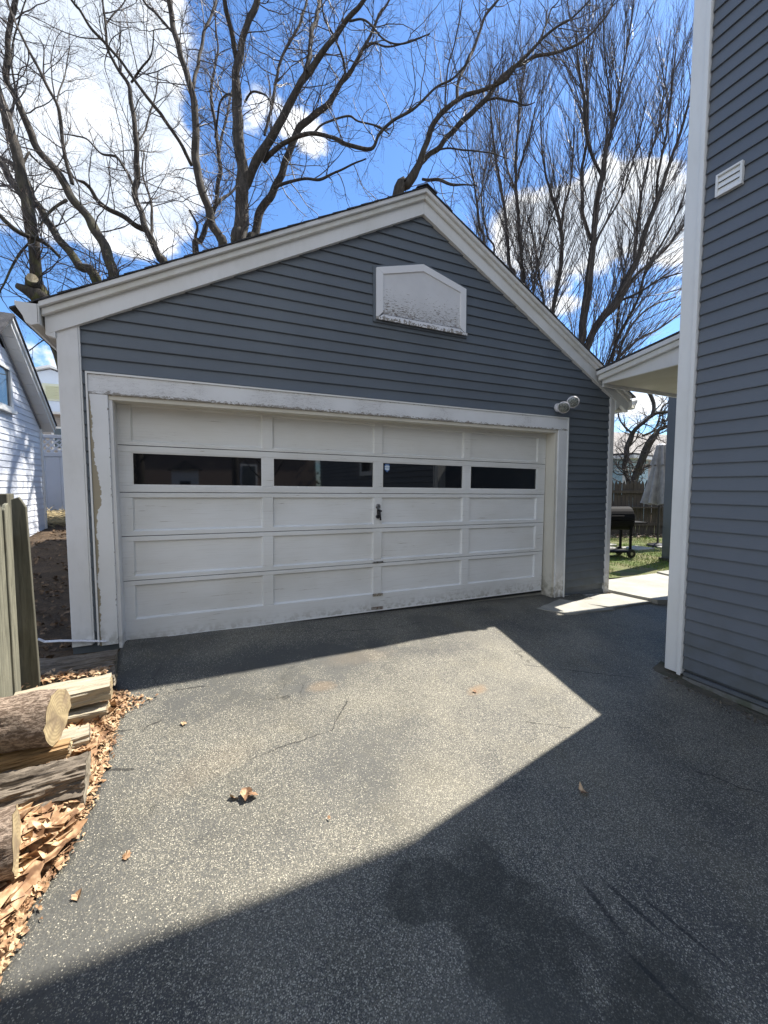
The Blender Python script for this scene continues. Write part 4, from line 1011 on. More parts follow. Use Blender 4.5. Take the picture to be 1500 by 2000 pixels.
obj('canopy', folded(1.12, 2.60, .33, .085, 8, 0), M_CAN, UM, smooth=True); obj('canopy_vent', folded(2.12, 2.66, .19, .10, 8, .4), M_CAN, UM, smooth=True)
obj('finial', MB().tube([(0, 0, 2.65), (0, 0, 2.70)], [.10, .05], 14), M_WHT, UM)
obj('base', MB().tube([(0, 0, 0), (0, 0, .05), (0, 0, .09)], [.25, .24, .06], 20), M_IRON, UM)

# black barrel grill on wheels
GR = thing('barbecue_grill', 'black barrel barbecue on wheels standing on the grass beyond the garage corner', 'grill', (9.40, 2.20, gz(9.6, 2.1) + .01), rz=-.42)
GR.scale = (1.0, 1.1, 1.16)
M_GRL = mat('black_enamel', lambda t, co, geo: ((.008, .008, .009), .8, {'Specular IOR Level': .2}))
m_ = MB(); kk = 24
pr = [(.21 * math.cos(a_), .72 + .20 * math.sin(a_)) for a_ in np.linspace(-math.pi, 0, 12)]
obj('firebox', MB().prism([(.20, .72)] + [(q[0], q[1]) for q in pr] , -.42, .42, 'x'), M_GRL, GR, bevel=.006)
obj('lid', MB().prism([(.21 * math.cos(a_), .725 + .25 * math.sin(a_)) for a_ in np.linspace(0, math.pi, 14)], -.42, .42, 'x'), M_GRL, GR, bevel=.006)
obj('lid_handle', MB().tube([(-.15, -.24, .80), (.15, -.24, .80)], .012, 8), M_GRL, GR)
for x in (-.36, .36):
    for y in (-.17, .17): obj('leg', MB().box(x - .02, x + .02, y - .02, y + .02, .06, .62), M_GRL, GR)
obj('lower_shelf', MB().box(-.40, .40, -.20, .20, .10, .125), M_GRL, GR); obj('side_shelf', MB().box(.43, .72, -.18, .18, .66, .68), M_GRL, GR)
for y in (-.21, .21):
    wh = obj('wheel', MB().tube([(.36, y - .02, .08), (.36, y + .02, .08)], .085, 22), M_RUB, GR); obj('hub', MB().tube([(.36, y - .024, .08), (.36, y + .024, .08)], .03, 12), M_CHROME, wh)
    wh = obj('wheel', MB().tube([(-.36, y - .02, .06), (-.36, y + .02, .06)], .06, 22), M_RUB, GR)
# patio stones beyond the grill
PT = link('patio', None, kind='structure')
for i, (x, y) in enumerate([(9.2, 2.9), (9.95, 2.7), (10.7, 2.4), (9.6, 3.5), (10.4, 3.2), (11.6, 2.0)]): obj('paving_stone', MB().box(x, x + .68, y, y + .5, -.42, -.335 + .004 * i), M_CONC, PT, bevel=.01)
BK = MB(); 
for i in range(900):
    u = rr.random(); p_ = a + dr * (L * u) - nr * rr.uniform(.1, .9); s_ = rr.uniform(.03, .09); c = Vector((p_.x, p_.y, -.36 + rr.uniform(0, .08)))
    leaf_geom(BK, c, s_, rr)
obj('leaf_litter', BK, mat('bed_litter', lambda t, co, geo: (t.mix(t.ss(t.noise(wpos(geo), 9, 3), .4, .6), (.09, .06, .045), (.30, .24, .18)), .9)), label='mixed dead leaves along the foot of the dark back fence', cat='leaves', kind='stuff')
# grass blades
n_ = 26000; gx_ = RNG.uniform(6.6, 13.5, n_); gy_ = RNG.uniform(.62, 4.6, n_)
keep = np.array([noise.noise(Vector((x * .9, y * .9, 2))) + .55 * noise.noise(Vector((x * 3, y * 3, 5))) > -.28 for x, y in zip(gx_, gy_)]); gx_, gy_ = gx_[keep], gy_[keep]; n_ = len(gx_)
gzv = np.array([gz(x, y) for x, y in zip(gx_, gy_)]); hh = RNG.uniform(.02, .07, n_); an = RNG.uniform(0, 6.28, n_); wv_ = RNG.uniform(.003, .007, n_); ln = RNG.uniform(-.03, .03, (n_, 2))
V = np.zeros((n_, 3, 3)); V[:, 0] = np.c_[gx_ - np.cos(an) * wv_, gy_ - np.sin(an) * wv_, gzv]; V[:, 1] = np.c_[gx_ + np.cos(an) * wv_, gy_ + np.sin(an) * wv_, gzv]; V[:, 2] = np.c_[gx_ + ln[:, 0], gy_ + ln[:, 1], gzv + hh]
bigmesh('grass', V.reshape(-1, 3), np.arange(n_ * 3).reshape(-1, 3), 3, mat('spring_grass', lambda t, co, geo: (t.mix(t.ss(t.noise(co, 3, 4), .42, .6), (.15, .25, .04), t.mix(t.ss(t.noise(co, 40, 2), .4, .6), (.34, .34, .12), (.20, .27, .06))), .7)), label='patchy spring grass behind the concrete walk', cat='grass', kind='stuff')

# light blue shed and grey neighbour house
SH = thing('garden_shed', 'light blue sided shed with white trim peeking above the dark fence', 'shed')
M_BLU = mat('light_blue_siding', lambda t, co, geo: ((.36, .52, .60), .7))
sc_, sa_ = at(1219, 1000, 16.5), at(1150, 1000, 17.6)
def dirbox(m_, a_, b_, depth, z0_, z1_, off=0):
    a_ = Vector((a_[0], a_[1], 0)); b_ = Vector((b_[0], b_[1], 0)); d_ = (b_ - a_).normalized(); n__ = Vector((-d_.y, d_.x, 0))
    q = [a_ + n__ * off, b_ + n__ * off, b_ + n__ * depth, a_ + n__ * depth]
    return m_.prism([(v_.x, v_.y) for v_ in q], z0_, z1_, 'z')
obj('wall', dirbox(MB(), sa_, sc_, 2.5, -.5, 2.35), M_BLU, SH)
for i in range(16): obj('siding_board', dirbox(MB(), sa_, sc_, .0, .3 + i * .128, .3 + i * .128 + .118, -.02), M_BLU, SH)
d_ = Vector(sc_ - sa_); d_.z = 0; d_.normalize()
obj('corner_board', dirbox(MB(), Vector(sc_) - d_ * .10, Vector(sc_) + d_ * .02, .05, -.5, 2.33, -.035), M_CLEAN, SH)
obj('roof', dirbox(MB(), Vector(sa_) - d_ * .3, Vector(sc_) + d_ * .4, 2.8, 2.351, 2.47, -.35), M_CLEAN, SH); obj('shingles', dirbox(MB(), Vector(sa_) - d_ * .28, Vector(sc_) + d_ * .36, 2.7, 2.471, 2.56, -.30), M_SHING, SH)
NH = thing('grey_house', 'pale grey house with a white framed window beyond the dark fence', 'house')
M_GH = mat('pale_grey_siding', lambda t, co, geo: ((.40, .38, .37), .8)); M_GR = mat('brown_grey_roof', lambda t, co, geo: (t.mix(t.ss(t.noise(co, 5, 4), .4, .6), (.25, .235, .22), (.17, .16, .155)), .9))
ha, hb = at(1150, 1000, 23.0), at(1420, 1000, 26.5)
obj('wall', dirbox(MB(), ha, hb, 6, -1, 2.95), M_GH, NH)
for i in range(24): obj('siding_board', dirbox(MB(), ha, hb, .0, .1 + i * .118, .1 + i * .118 + .108, -.025), M_GH, NH)
dv = Vector((hb[0] - ha[0], hb[1] - ha[1], 0)); dv.normalize(); nv = Vector((-dv.y, dv.x, 0))
A_ = Vector((ha[0], ha[1], 0)) - dv; B_ = Vector((hb[0], hb[1], 0)) + dv; rm = MB()
q = [A_ - nv * .5 + Vector((0, 0, 2.85)), B_ - nv * .5 + Vector((0, 0, 2.85)), B_ + nv * 3.2 + Vector((0, 0, 4.9)), A_ + nv * 3.2 + Vector((0, 0, 4.9)), A_ + nv * 6.5 + Vector((0, 0, 2.85)), B_ + nv * 6.5 + Vector((0, 0, 2.85))]
rm.add(q, [(0, 1, 2, 3), (3, 2, 5, 4), (0, 4, 5, 1), (0, 3, 4), (1, 5, 2)]); obj('roof', rm, M_GR, NH)
WN = child_empty('window', NH)
def on(px, z_, off):
    r = at(px, 1000, 10) - CAM; r = Vector((r[0], r[1], 0)); o_ = Vector((CAM[0], CAM[1], 0)); h_ = Vector((ha[0], ha[1], 0)); t_ = (h_ - o_).dot(nv) / r.dot(nv); p_ = o_ + r * t_ + nv * off; return Vector((p_.x, p_.y, z_))
w0, w1_ = on(1226, 0, 0), on(1249, 0, 0)
obj('window_frame', dirbox(MB(), w0, w1_, -.03, 1.95, 2.85, -.07), M_CLEAN, WN); wi = (w1_ - w0).normalized()
obj('pane', dirbox(MB(), w0 + wi * .12, w1_ - wi * .12, -.075, 2.05, 2.74, -.09), M_GLASS2, WN); obj('sill', dirbox(MB(), w0 - wi * .1, w1_ + wi * .1, -.03, 1.83, 1.949, -.12), M_CLEAN, WN)

# ------------------------------------------------------------------ trees


def f_bark(c0, c1, moss=.3):
    def f(t, co, geo):
        P = wpos(geo); a = t.noise(t.mapv(P, (1, 1, .25)), 16, 6, .7); b = t.noise(P, 1.3, 4); m2 = t.noise(P, 5, 4)
        c = t.mix(t.ss(a, .35, .65), c0, c1)
        z = t.n('ShaderNodeSeparateXYZ', i={0: P}).outputs[2]
        c = t.mix(t.m('MULTIPLY', t.m('MULTIPLY', t.ss(m2, .45, .62), t.ss(z, 9, 4)), moss), c, (.10, .105, .03))
        return c, .9, {'Normal': bump(t, a, .9, .03)}
    return f


M_TB = mat('maple_bark', f_bark((.026, .022, .018), (.066, .056, .047), .8)); M_TB2 = mat('smooth_grey_bark', f_bark((.026, .022, .020), (.058, .050, .046), .15))
M_TWIG = mat('twig_bark', lambda t, co, geo: (t.mix(t.ss(t.noise(wpos(geo), 3, 2), .4, .6), (.036, .029, .026), (.10, .08, .072)), .55)); M_BUD = mat('red_bud', lambda t, co, geo: (t.mix(t.ss(t.noise(wpos(geo), 8, 2), .4, .6), (.13, .07, .05), (.24, .15, .10)), .7))


def tubes(P, R, k):
    """P (N,n,3), R (N,n) -> V,F with k-sided rings, vectorised"""
    N, n, _ = P.shape
    T = np.gradient(P, axis=1); T /= np.linalg.norm(T, axis=2, keepdims=True) + 1e-9
    mt = T.mean(1, keepdims=True); ax = np.where(np.abs(mt[..., 1:2]) < .6, np.array([0, 1.0, 0]), np.array([1.0, 0, 0])); ref = np.cross(mt, ax); A = np.cross(T, ref); A /= np.linalg.norm(A, axis=2, keepdims=True) + 1e-9; B = np.cross(T, A)
    th = np.arange(k) * 2 * np.pi / k
    V = P[:, :, None, :] + R[:, :, None, None] * (np.cos(th)[None, None, :, None] * A[:, :, None, :] + np.sin(th)[None, None, :, None] * B[:, :, None, :])
    base = (np.arange(N) * n * k)[:, None, None]; i = np.arange(n - 1)[None, :, None] * k; j = np.arange(k)[None, None, :]; j2 = (j + 1) % k
    F = np.stack([base + i + j, base + i + j2, base + i + k + j2, base + i + k + j], -1).reshape(-1, 4)
    return V.reshape(-1, 3), F


def resample(pts, rad, n):
    pts = np.array(pts, float); d = np.r_[0, np.cumsum(np.linalg.norm(np.diff(pts, axis=0), axis=1))]; u = np.linspace(0, d[-1], n)
    return np.stack([np.interp(u, d, pts[:, i]) for i in range(3)], 1), np.interp(u, d, rad)


def shoots(P, R, per, lmin, lmax, ang, upb, n, rfac, rmax, t0=.15, wig=.12, taper=.35, spread=.35):
    """grow `per` side shoots from each polyline"""
    N, m_, _ = P.shape
    idx = np.repeat(np.arange(N), per); K = len(idx); t = RNG.uniform(t0, 1.0, K) * (m_ - 1); i0 = np.minimum(t.astype(int), m_ - 2); f = (t - i0)[:, None]
    st = P[idx, i0] * (1 - f) + P[idx, i0 + 1] * f; r0 = R[idx, i0] * (1 - f[:, 0]) + R[idx, i0 + 1] * f[:, 0]
    d = P[idx, i0 + 1] - P[idx, i0]; d /= np.linalg.norm(d, axis=1, keepdims=True) + 1e-9
    q = RNG.normal(size=(K, 3)); q -= (q * d).sum(1, keepdims=True) * d; q /= np.linalg.norm(q, axis=1, keepdims=True) + 1e-9
    a = np.abs(RNG.normal(ang, spread * ang, K))[:, None]; e = d * np.cos(a) + q * np.sin(a)
    L = RNG.uniform(lmin, lmax, K) * (1.15 - .5 * t / (m_ - 1))
    out = [st]; cur = st.copy(); step = (L / (n - 1))[:, None]
    for s_ in range(n - 1):
        e = e + RNG.normal(size=(K, 3)) * wig + np.array([0, 0, upb]); e /= np.linalg.norm(e, axis=1, keepdims=True); cur = cur + e * step; out.append(cur)
    Q = np.stack(out, 1); r1 = np.minimum(r0 * rfac, rmax); RR = r1[:, None] * np.linspace(1, taper, n)[None, :]
    return Q, RR


def smooth_path(pts, wig, seed):
    """Catmull-Rom through the traced points, with a little natural crookedness"""
    P = [np.array(q[:3]) for q in pts]; r = [q[3] for q in pts]; out = []; ro = []
    Pe = [2 * P[0] - P[1]] + P + [2 * P[-1] - P[-2]]
    for i in range(1, len(Pe) - 2):
        for u in np.linspace(0, 1, 7)[:-1]:
            a, b, c, d = Pe[i - 1], Pe[i], Pe[i + 1], Pe[i + 2]
            q = .5 * ((2 * b) + (-a + c) * u + (2 * a - 5 * b + 4 * c - d) * u * u + (-a + 3 * b - 3 * c + d) * u ** 3)
            rr_ = r[i - 1] * (1 - u) + r[min(i, len(r) - 1)] * u
            nz = noise.noise_vector(Vector(q * 1.9) + Vector((seed, 0, 0))); q = q + np.array(nz) * wig * min(1.0, rr_ * 14)
            out.append(q); ro.append(rr_ * (1 + .10 * noise.noise(Vector(q * 3.0))))
    out.append(P[-1]); ro.append(r[-1]); return np.array(out), np.array(ro)


def tree(name, label, depth, limbs, cfg, mbark, group=None, base=None, buds=True, extend=1.0, gw=.25):
    """limbs: list of (list of (px,py,width_px), depth0, depth1); the first one or several reach the ground"""
    T = thing(name, label, 'tree', base, group); B0 = np.array(base)
    allP, allR, LEN = [], [], []
    for li, (pts, d0, d1, ground) in enumerate(limbs):
        n = len(pts); w = []
        for i, (px, py, wp) in enumerate(pts):
            u = i / max(1, n - 1); d = depth + d0 + (d1 - d0) * u; w.append((*at(px, py, d), wp / 2 * d / FPX / math.sqrt(1 + ((px - 750) / FPX) ** 2 + ((py - 1000) / FPX) ** 2) ** .7))
        if extend and pts[-1][1] < 60:      # carry on above the frame
            a, b = np.array(w[-2][:3]), np.array(w[-1][:3]); e = (b - a) / np.linalg.norm(b - a); e[2] += .25; e /= np.linalg.norm(e); w.append((*(b + e * 1.4 * extend), w[-1][3] * .6)); w.append((*(b + e * 2.6 * extend + np.array([0, 0, .4])), w[-1][3] * .4))
        if ground:
            g = np.array([B0[0] + (w[0][0] - B0[0]) * gw, B0[1] + (w[0][1] - B0[1]) * gw, B0[2] - .1]); mid = (g + np.array(w[0][:3])) / 2 + np.array([0, 0, .1])
            w = [(*g, w[0][3] * 1.35), (*mid, w[0][3] * 1.1)] + w
        P, R = smooth_path(w, cfg.get('wig', .05), li * 7.3 + depth)
        k = 12 if R.max() > .06 else 8
        V, F = tubes((P - B0)[None], R[None], k)
        bigmesh('trunk' if ground else 'limb', V, F, 4, mbark, parent=T)
        n = 14; Pr, Rr = resample(P, R, n); allP.append(Pr); allR.append(Rr); LEN.append(np.linalg.norm(np.diff(P, axis=0), axis=1).sum())
    # side growth, denser on the upper parts
    tw = []; budpts = []
    for Pr, Rr, Ln in zip(allP, allR, LEN):
        lo = .30 if Pr[0, 2] < .5 else .08
        per = max(3, int(Ln * cfg['d1']))
        q1, r1 = shoots(Pr[None], Rr[None], per, cfg['l1'][0], cfg['l1'][1], cfg['a1'], cfg['up'], 9, .55, cfg['r1'], lo, cfg['w'])
        q2, r2 = shoots(q1, r1, cfg['n2'], cfg['l2'][0], cfg['l2'][1], cfg['a2'], cfg['up'], 6, .6, cfg['r2'], .15, cfg['w'] * 1.2)
        q3, r3 = shoots(q2, r2, cfg['n3'], cfg['l3'][0], cfg['l3'][1], cfg['a2'], cfg['up'] * .6, 4, .7, cfg['r3'], .15, cfg['w'] * 1.3)
        tw += [(q1, r1, 5), (q2, r2, 3), (q3, r3, 3)]; budpts += [q3[:, -1], q3[:, 2], q2[:, -1]]
    Vs, Fs, o_ = [], [], 0
    for q, r, k in tw:
        V, F = tubes(q - B0, np.maximum(r, .0016), k); Vs.append(V); Fs.append(F + o_); o_ += len(V)
    bigmesh('twigs', np.concatenate(Vs), np.concatenate(Fs), 4, M_TWIG, parent=T, kind='stuff')
    if buds:
        c = np.concatenate(budpts) - B0; c = c[RNG.random(len(c)) < cfg.get('bud', .7)]; s_ = RNG.uniform(.006, .015, len(c))[:, None]; e = RNG.normal(size=(len(c), 3)) * .35 + np.array([0, 0, 1]); e /= np.linalg.norm(e, axis=1, keepdims=True)
        q = np.cross(e, RNG.normal(size=e.shape)); q /= np.linalg.norm(q, axis=1, keepdims=True) + 1e-9; p_ = np.cross(e, q)
        V = np.stack([c - e * s_ * .4, c + q * s_ * .55, c + (-.5 * q + .87 * p_) * s_ * .55, c + (-.5 * q - .87 * p_) * s_ * .55, c + e * s_ * 1.6], 1); n = len(c)
        f = np.array([(0, 2, 1), (0, 3, 2), (0, 1, 3), (1, 2, 4), (2, 3, 4), (3, 1, 4)]); F = (np.arange(n)[:, None, None] * 5 + f[None]).reshape(-1, 3)
        bigmesh('buds', V.reshape(-1, 3), F, 3, M_BUD, parent=T, kind='stuff')
    return T


MAPLE = dict(d1=3.4, l1=(.6, 2.1), a1=.95, up=.045, r1=.015, n2=5, l2=(.3, .9), a2=.75, r2=.0068, n3=4, l3=(.12, .42), r3=.0036, w=.16, wig=.07, bud=.55)
FAN = dict(d1=3.3, l1=(1.8, 5.0), a1=.38, up=.05, r1=.020, n2=7, l2=(.9, 2.6), a2=.30, r2=.009, n3=2, l3=(.5, 1.3), r3=.0055, w=.04, wig=.04)
G, N_ = True, False
tree('maple_tree', 'leaning bare maple at far left with a sawn stub low on its dark trunk', 9.0, [
    ([(86, 590, 30), (72, 555, 26), (67, 510, 25), (62, 450, 28), (58, 405, 27), (45, 345, 27), (27, 270, 26), (9, 210, 22), (-12, 150, 20), (-30, 60, 16)], 0, -.6, G),
    ([(64, 400, 22), (45, 385, 20), (20, 345, 17), (-10, 310, 15), (-60, 250, 11)], 0, .8, N_),
    ([(120, 505, 7), (98, 482, 9), (75, 468, 11), (48, 459, 12), (20, 440, 12), (-15, 405, 9)], .1, -.8, N_),
    ([(60, 470, 5), (35, 500, 6), (12, 545, 5), (-12, 590, 4)], .1, -.5, N_),
    ([(42, 330, 6), (55, 300, 6), (62, 305, 5), (85, 325, 4), (120, 340, 3)], 0, .5, N_),
    ([(20, 240, 7), (30, 180, 6), (22, 110, 5), (40, 30, 4), (60, -30, 3)], 0, .4, N_)], MAPLE, M_TB, 'bare trees standing behind the garage', base=(-1.0, 7.5, .2), gw=0.0)
tree('maple_tree', 'mossy double stemmed bare maple behind the left roof slope', 9.2, [
    ([(222, 560, 24), (216, 520, 22), (207, 487, 22), (186, 444, 22), (162, 411, 20), (138, 381, 20), (114, 342, 19), (81, 303, 18), (60, 261, 18), (45, 225, 17), (30, 192, 16), (14, 150, 15), (13, 100, 14), (18, 40, 13), (30, 0, 11)], 0, -.4, G),
    ([(196, 566, 24), (156, 516, 20), (114, 468, 18), (87, 429, 17), (66, 385, 16), (50, 350, 14), (25, 320, 12), (-10, 300, 10)], 0, .8, G),
    ([(141, 360, 10), (132, 320, 9), (122, 270, 9), (118, 235, 9), (110, 202, 8), (90, 165, 8), (60, 105, 7), (38, 60, 6), (20, 20, 5)], -.1, -.7, N_),
    ([(132, 392, 8), (112, 402, 7), (92, 420, 6), (78, 440, 4)], 0, -.5, N_),
    ([(110, 204, 4), (116, 180, 4), (128, 140, 3), (136, 90, 3)], -.4, .3, N_),
    ([(90, 165, 4), (85, 140, 4), (85, 95, 3), (75, 70, 2)], -.3, .3, N_)], MAPLE, M_TB, 'bare trees standing behind the garage', base=(-.5, 7.5, .1), gw=0.0)
tree('maple_tree', 'slim bare maple with a crooked knuckled side limb behind the left roof slope', 11.2, [
    ([(322, 530, 18), (313, 505, 17), (297, 474, 16), (279, 429, 14), (265, 384, 13), (265, 330, 13), (267, 270, 12), (258, 210, 11), (251, 168, 10), (228, 129, 8), (210, 90, 7), (207, 45, 6), (201, 0, 5)], 0, -.3, G),
    ([(284, 452, 13), (262, 440, 12), (232, 420, 11), (206, 404, 11), (190, 392, 10), (178, 372, 9), (164, 358, 9), (150, 352, 5), (130, 338, 4), (112, 328, 3)], 0, -.9, N_),
    ([(259, 360, 6), (244, 330, 6), (228, 306, 6), (200, 300, 5), (185, 288, 4), (165, 270, 4), (125, 262, 3)], 0, .5, N_),
    ([(295, 465, 7), (297, 420, 6), (291, 380, 5), (278, 340, 4), (282, 300, 3)], .1, .9, N_),
    ([(272, 272, 4), (285, 250, 4), (295, 215, 4), (306, 180, 3), (309, 140, 3)], 0, .7, N_),
    ([(256, 160, 6), (266, 146, 6), (281, 128, 5), (296, 105, 4), (300, 60, 3)], 0, -.5, N_),
    ([(207, 48, 4), (225, 25, 4), (245, 0, 3)], 0, .3, N_)], MAPLE, M_TB, 'bare trees standing behind the garage', base=(1.1, 10.2, .1))
tree('maple_tree', 'forked bare maple left of the thickest trunk with long diagonal limb', 11.0, [
    ([(436, 500, 20), (428, 465, 19), (413, 430, 19), (397, 377, 18), (382, 327, 18), (380, 283, 18), (382, 233, 17), (375, 177, 16), (360, 133, 15), (343, 77, 15), (334, 30, 14), (330, 0, 14)], 0, -.3, G),
    ([(377, 172, 9), (383, 140, 9), (390, 105, 8), (400, 62, 8), (412, 30, 7), (422, 0, 6)], 0, .7, N_),
    ([(374, 322, 9), (362, 300, 9), (345, 270, 9), (318, 228, 9), (300, 207, 9), (270, 168, 8), (240, 122, 8), (210, 88, 8), (180, 58, 8), (155, 20, 7), (138, 0, 7)], 0, -1.2, N_),
    ([(344, 74, 8), (325, 50, 7), (300, 22, 7), (280, 0, 6)], -.2, .4, N_),
    ([(408, 415, 8), (425, 402, 8), (437, 390, 7), (455, 372, 5), (470, 345, 4)], 0, .6, N_)], MAPLE, M_TB, 'bare trees standing behind the garage', base=(2.3, 9.8, -.05))
tree('maple_tree', 'thickest bare maple with broad rising limbs behind the middle of the roof slope', 10.6, [
    ([(467, 500, 33), (469, 450, 32), (473, 400, 30), (473, 350, 27), (470, 300, 26), (464, 233, 26), (463, 183, 24), (463, 133, 20), (470, 90, 17), (487, 40, 16), (500, 0, 16)], 0, -.2, G),
    ([(463, 120, 13), (456, 80, 14), (448, 40, 13), (440, 0, 13)], 0, -.6, N_),
    ([(478, 362, 20), (486, 342, 20), (500, 317, 22), (527, 273, 20), (553, 227, 18), (580, 180, 17), (607, 133, 17), (633, 97, 14), (660, 63, 13), (687, 30, 12), (713, 0, 10)], 0, -.9, N_),
    ([(600, 140, 12), (606, 100, 12), (610, 62, 12), (620, 25, 11), (625, 0, 11)], -.6, .4, N_),
    ([(516, 262, 6), (527, 225, 7), (536, 185, 7), (545, 130, 7), (562, 90, 7), (580, 62, 7), (590, 33, 7), (600, 0, 6)], -.3, .7, N_),
    ([(486, 500, 18), (496, 455, 18), (507, 417, 18), (530, 377, 17), (547, 340, 16), (563, 300, 15), (583, 253, 16), (613, 227, 15), (647, 197, 13), (673, 153, 12), (700, 115, 9), (722, 70, 7), (740, 30, 6), (760, 0, 5)], .5, .9, G),
    ([(515, 316, 12), (530, 303, 12), (547, 287, 11), (565, 275, 10), (583, 267, 9), (620, 262, 9), (650, 267, 9), (677, 283, 9), (723, 290, 8), (740, 262, 7), (767, 235, 7), (807, 213, 6), (850, 173, 5), (885, 153, 5), (915, 120, 4)], 0, -1.3, N_),
    ([(535, 368, 7), (560, 355, 7), (590, 350, 6), (625, 350, 6), (660, 335, 5), (690, 320, 4), (715, 310, 3)], .4, -.5, N_),
    ([(610, 262, 5), (628, 244, 5), (655, 233, 5), (683, 228, 5), (700, 238, 4), (735, 245, 4), (760, 262, 3)], -.4, .3, N_),
    ([(675, 150, 6), (668, 110, 6), (652, 72, 5), (635, 40, 5), (628, 0, 4)], .8, .2, N_),
    ([(683, 40, 6), (706, 36, 5), (728, 52, 5), (752, 78, 4), (790, 85, 4), (840, 66, 3)], -.8, -1.4, N_),
    ([(707, 98, 5), (730, 85, 5), (760, 92, 4), (800, 80, 3), (838, 68, 2)], .9, .3, N_),
    ([(463, 200, 6), (450, 185, 6), (432, 195, 5), (425, 230, 5), (420, 270, 4)], 0, .9, N_),
    ([(477, 200, 5), (490, 182, 5), (505, 180, 5), (520, 186, 4), (531, 205, 3)], 0, -.7, N_)], MAPLE, M_TB, 'bare trees standing behind the garage', base=(2.9, 9.7, -.1))
tree('maple_tree', 'slight grey bare maple glimpsed between two heavier trunks', 13.5, [
    ([(382, 505, 13), (392, 470, 12), (400, 450, 11), (418, 415, 10), (426, 370, 10), (429, 320, 10), (427, 283, 9), (419, 240, 8), (413, 190, 7), (416, 150, 6), (425, 100, 5), (420, 40, 4)], 0, 0, G),
    ([(428, 285, 6), (440, 240, 6), (448, 200, 5), (455, 170, 4)], 0, .6, N_),
    ([(386, 495, 8), (382, 465, 7), (385, 440, 5), (370, 410, 4)], 0, -.5, N_)], MAPLE, M_TB2, 'bare trees standing behind the garage', base=(2.1, 12.6, -.1))
tree('maple_tree', 'bare maple sweeping up to the right from behind the garage ridge', 12.6, [
    ([(775, 392, 26), (795, 360, 23), (812, 333, 19), (827, 300, 14), (840, 257, 13), (852, 232, 12), (873, 212, 11), (907, 187, 10), (945, 177, 9), (983, 157, 9), (1010, 128, 9), (1033, 105, 8), (1067, 68, 7), (1117, 35, 5), (1152, 0, 4)], 0, -.6, G),
    ([(822, 318, 10), (840, 300, 12), (867, 277, 12), (900, 240, 12), (947, 195, 12), (967, 167, 11), (990, 142, 10), (1010, 126, 9), (1050, 112, 8), (1100, 97, 7), (1143, 77, 6), (1183, 33, 5), (1200, 0, 4)], .1, .9, N_),
    ([(893, 190, 8), (897, 155, 8), (908, 128, 8), (922, 100, 8), (938, 62, 7), (950, 28, 7), (972, 0, 6)], 0, .9, N_),
    ([(869, 214, 4), (871, 175, 4), (873, 140, 4), (884, 98, 4), (895, 50, 4), (902, 10, 3)], 0, -.7, N_),
    ([(824, 350, 6), (843, 351, 7), (862, 353, 7), (885, 359, 6), (905, 361, 4), (932, 362, 2)], 0, -.9, N_),
    ([(845, 296, 4), (870, 290, 4), (905, 293, 4), (950, 297, 3), (993, 310, 2)], .2, -.6, N_),
    ([(948, 196, 5), (972, 193, 5), (1000, 197, 5), (1025, 205, 4), (1045, 200, 2)], .4, -.4, N_),
    ([(1058, 72, 5), (1068, 45, 5), (1077, 18, 4), (1092, 0, 3)], -.4, .2, N_)], MAPLE, M_TB, 'bare trees standing behind the garage', base=(4.9, 9.5, -.2))
D0 = 17.0
tree('elm_tree', 'tall upright bare tree with a straight trunk and fanning twigs on the right', D0, [
    ([(1128, 690, 15), (1138, 630, 17), (1145, 594, 18), (1152, 533, 17), (1159, 468, 13), (1166, 396, 13), (1177, 342, 12), (1184, 288, 9), (1199, 234, 7), (1213, 162, 5), (1228, 72, 4), (1238, 0, 3)], 0, -.8, G),
    ([(1155, 468, 8), (1140, 425, 8), (1137, 380, 7), (1137, 330, 7), (1145, 281, 7), (1148, 216, 6), (1145, 130, 4), (1150, 50, 3)], 0, .8, N_),
    ([(1175, 345, 7), (1163, 320, 7), (1150, 285, 6), (1143, 240, 8), (1140, 190, 7), (1130, 130, 5), (1125, 60, 3)], 0, -.9, N_),
    ([(1152, 520, 6), (1165, 470, 6), (1190, 425, 5), (1215, 380, 4), (1240, 300, 3), (1262, 200, 3)], 0, -1.2, N_),
    ([(1184, 300, 5), (1195, 250, 5), (1190, 180, 4), (1180, 100, 3), (1178, 20, 2)], -.4, -1.2, N_)], FAN, M_TB2, 'upright bare trees to the right of the roof', base=(12.3, 11.8, -.4), buds=False)
tree('elm_tree', 'heavy leaning bare tree spreading right towards the white corner post', D0, [
    ([(1138, 700, 16), (1155, 655, 16), (1177, 619, 17), (1205, 588, 20), (1231, 533, 14), (1249, 497, 12), (1264, 443, 11), (1282, 396, 11), (1307, 324, 9), (1332, 252, 7), (1350, 180, 5), (1372, 100, 4)], 0, -1.0, G),
    ([(1215, 580, 8), (1240, 540, 7), (1262, 520, 7), (1300, 486, 6), (1335, 440, 5), (1370, 390, 4)], 0, .8, N_),
    ([(1240, 515, 7), (1243, 460, 6), (1250, 400, 6), (1262, 330, 5), (1285, 250, 4), (1300, 150, 3), (1310, 60, 2)], 0, 1.0, N_),
    ([(1205, 590, 6), (1250, 570, 5), (1290, 545, 4), (1340, 530, 3)], 0, -1.2, N_),
    ([(1282, 396, 6), (1285, 340, 6), (1300, 270, 5), (1310, 190, 4), (1320, 100, 3)], -.3, -1.4, N_)], FAN, M_TB2, 'upright bare trees to the right of the roof', base=(12.7, 11.3, -.4), buds=False)
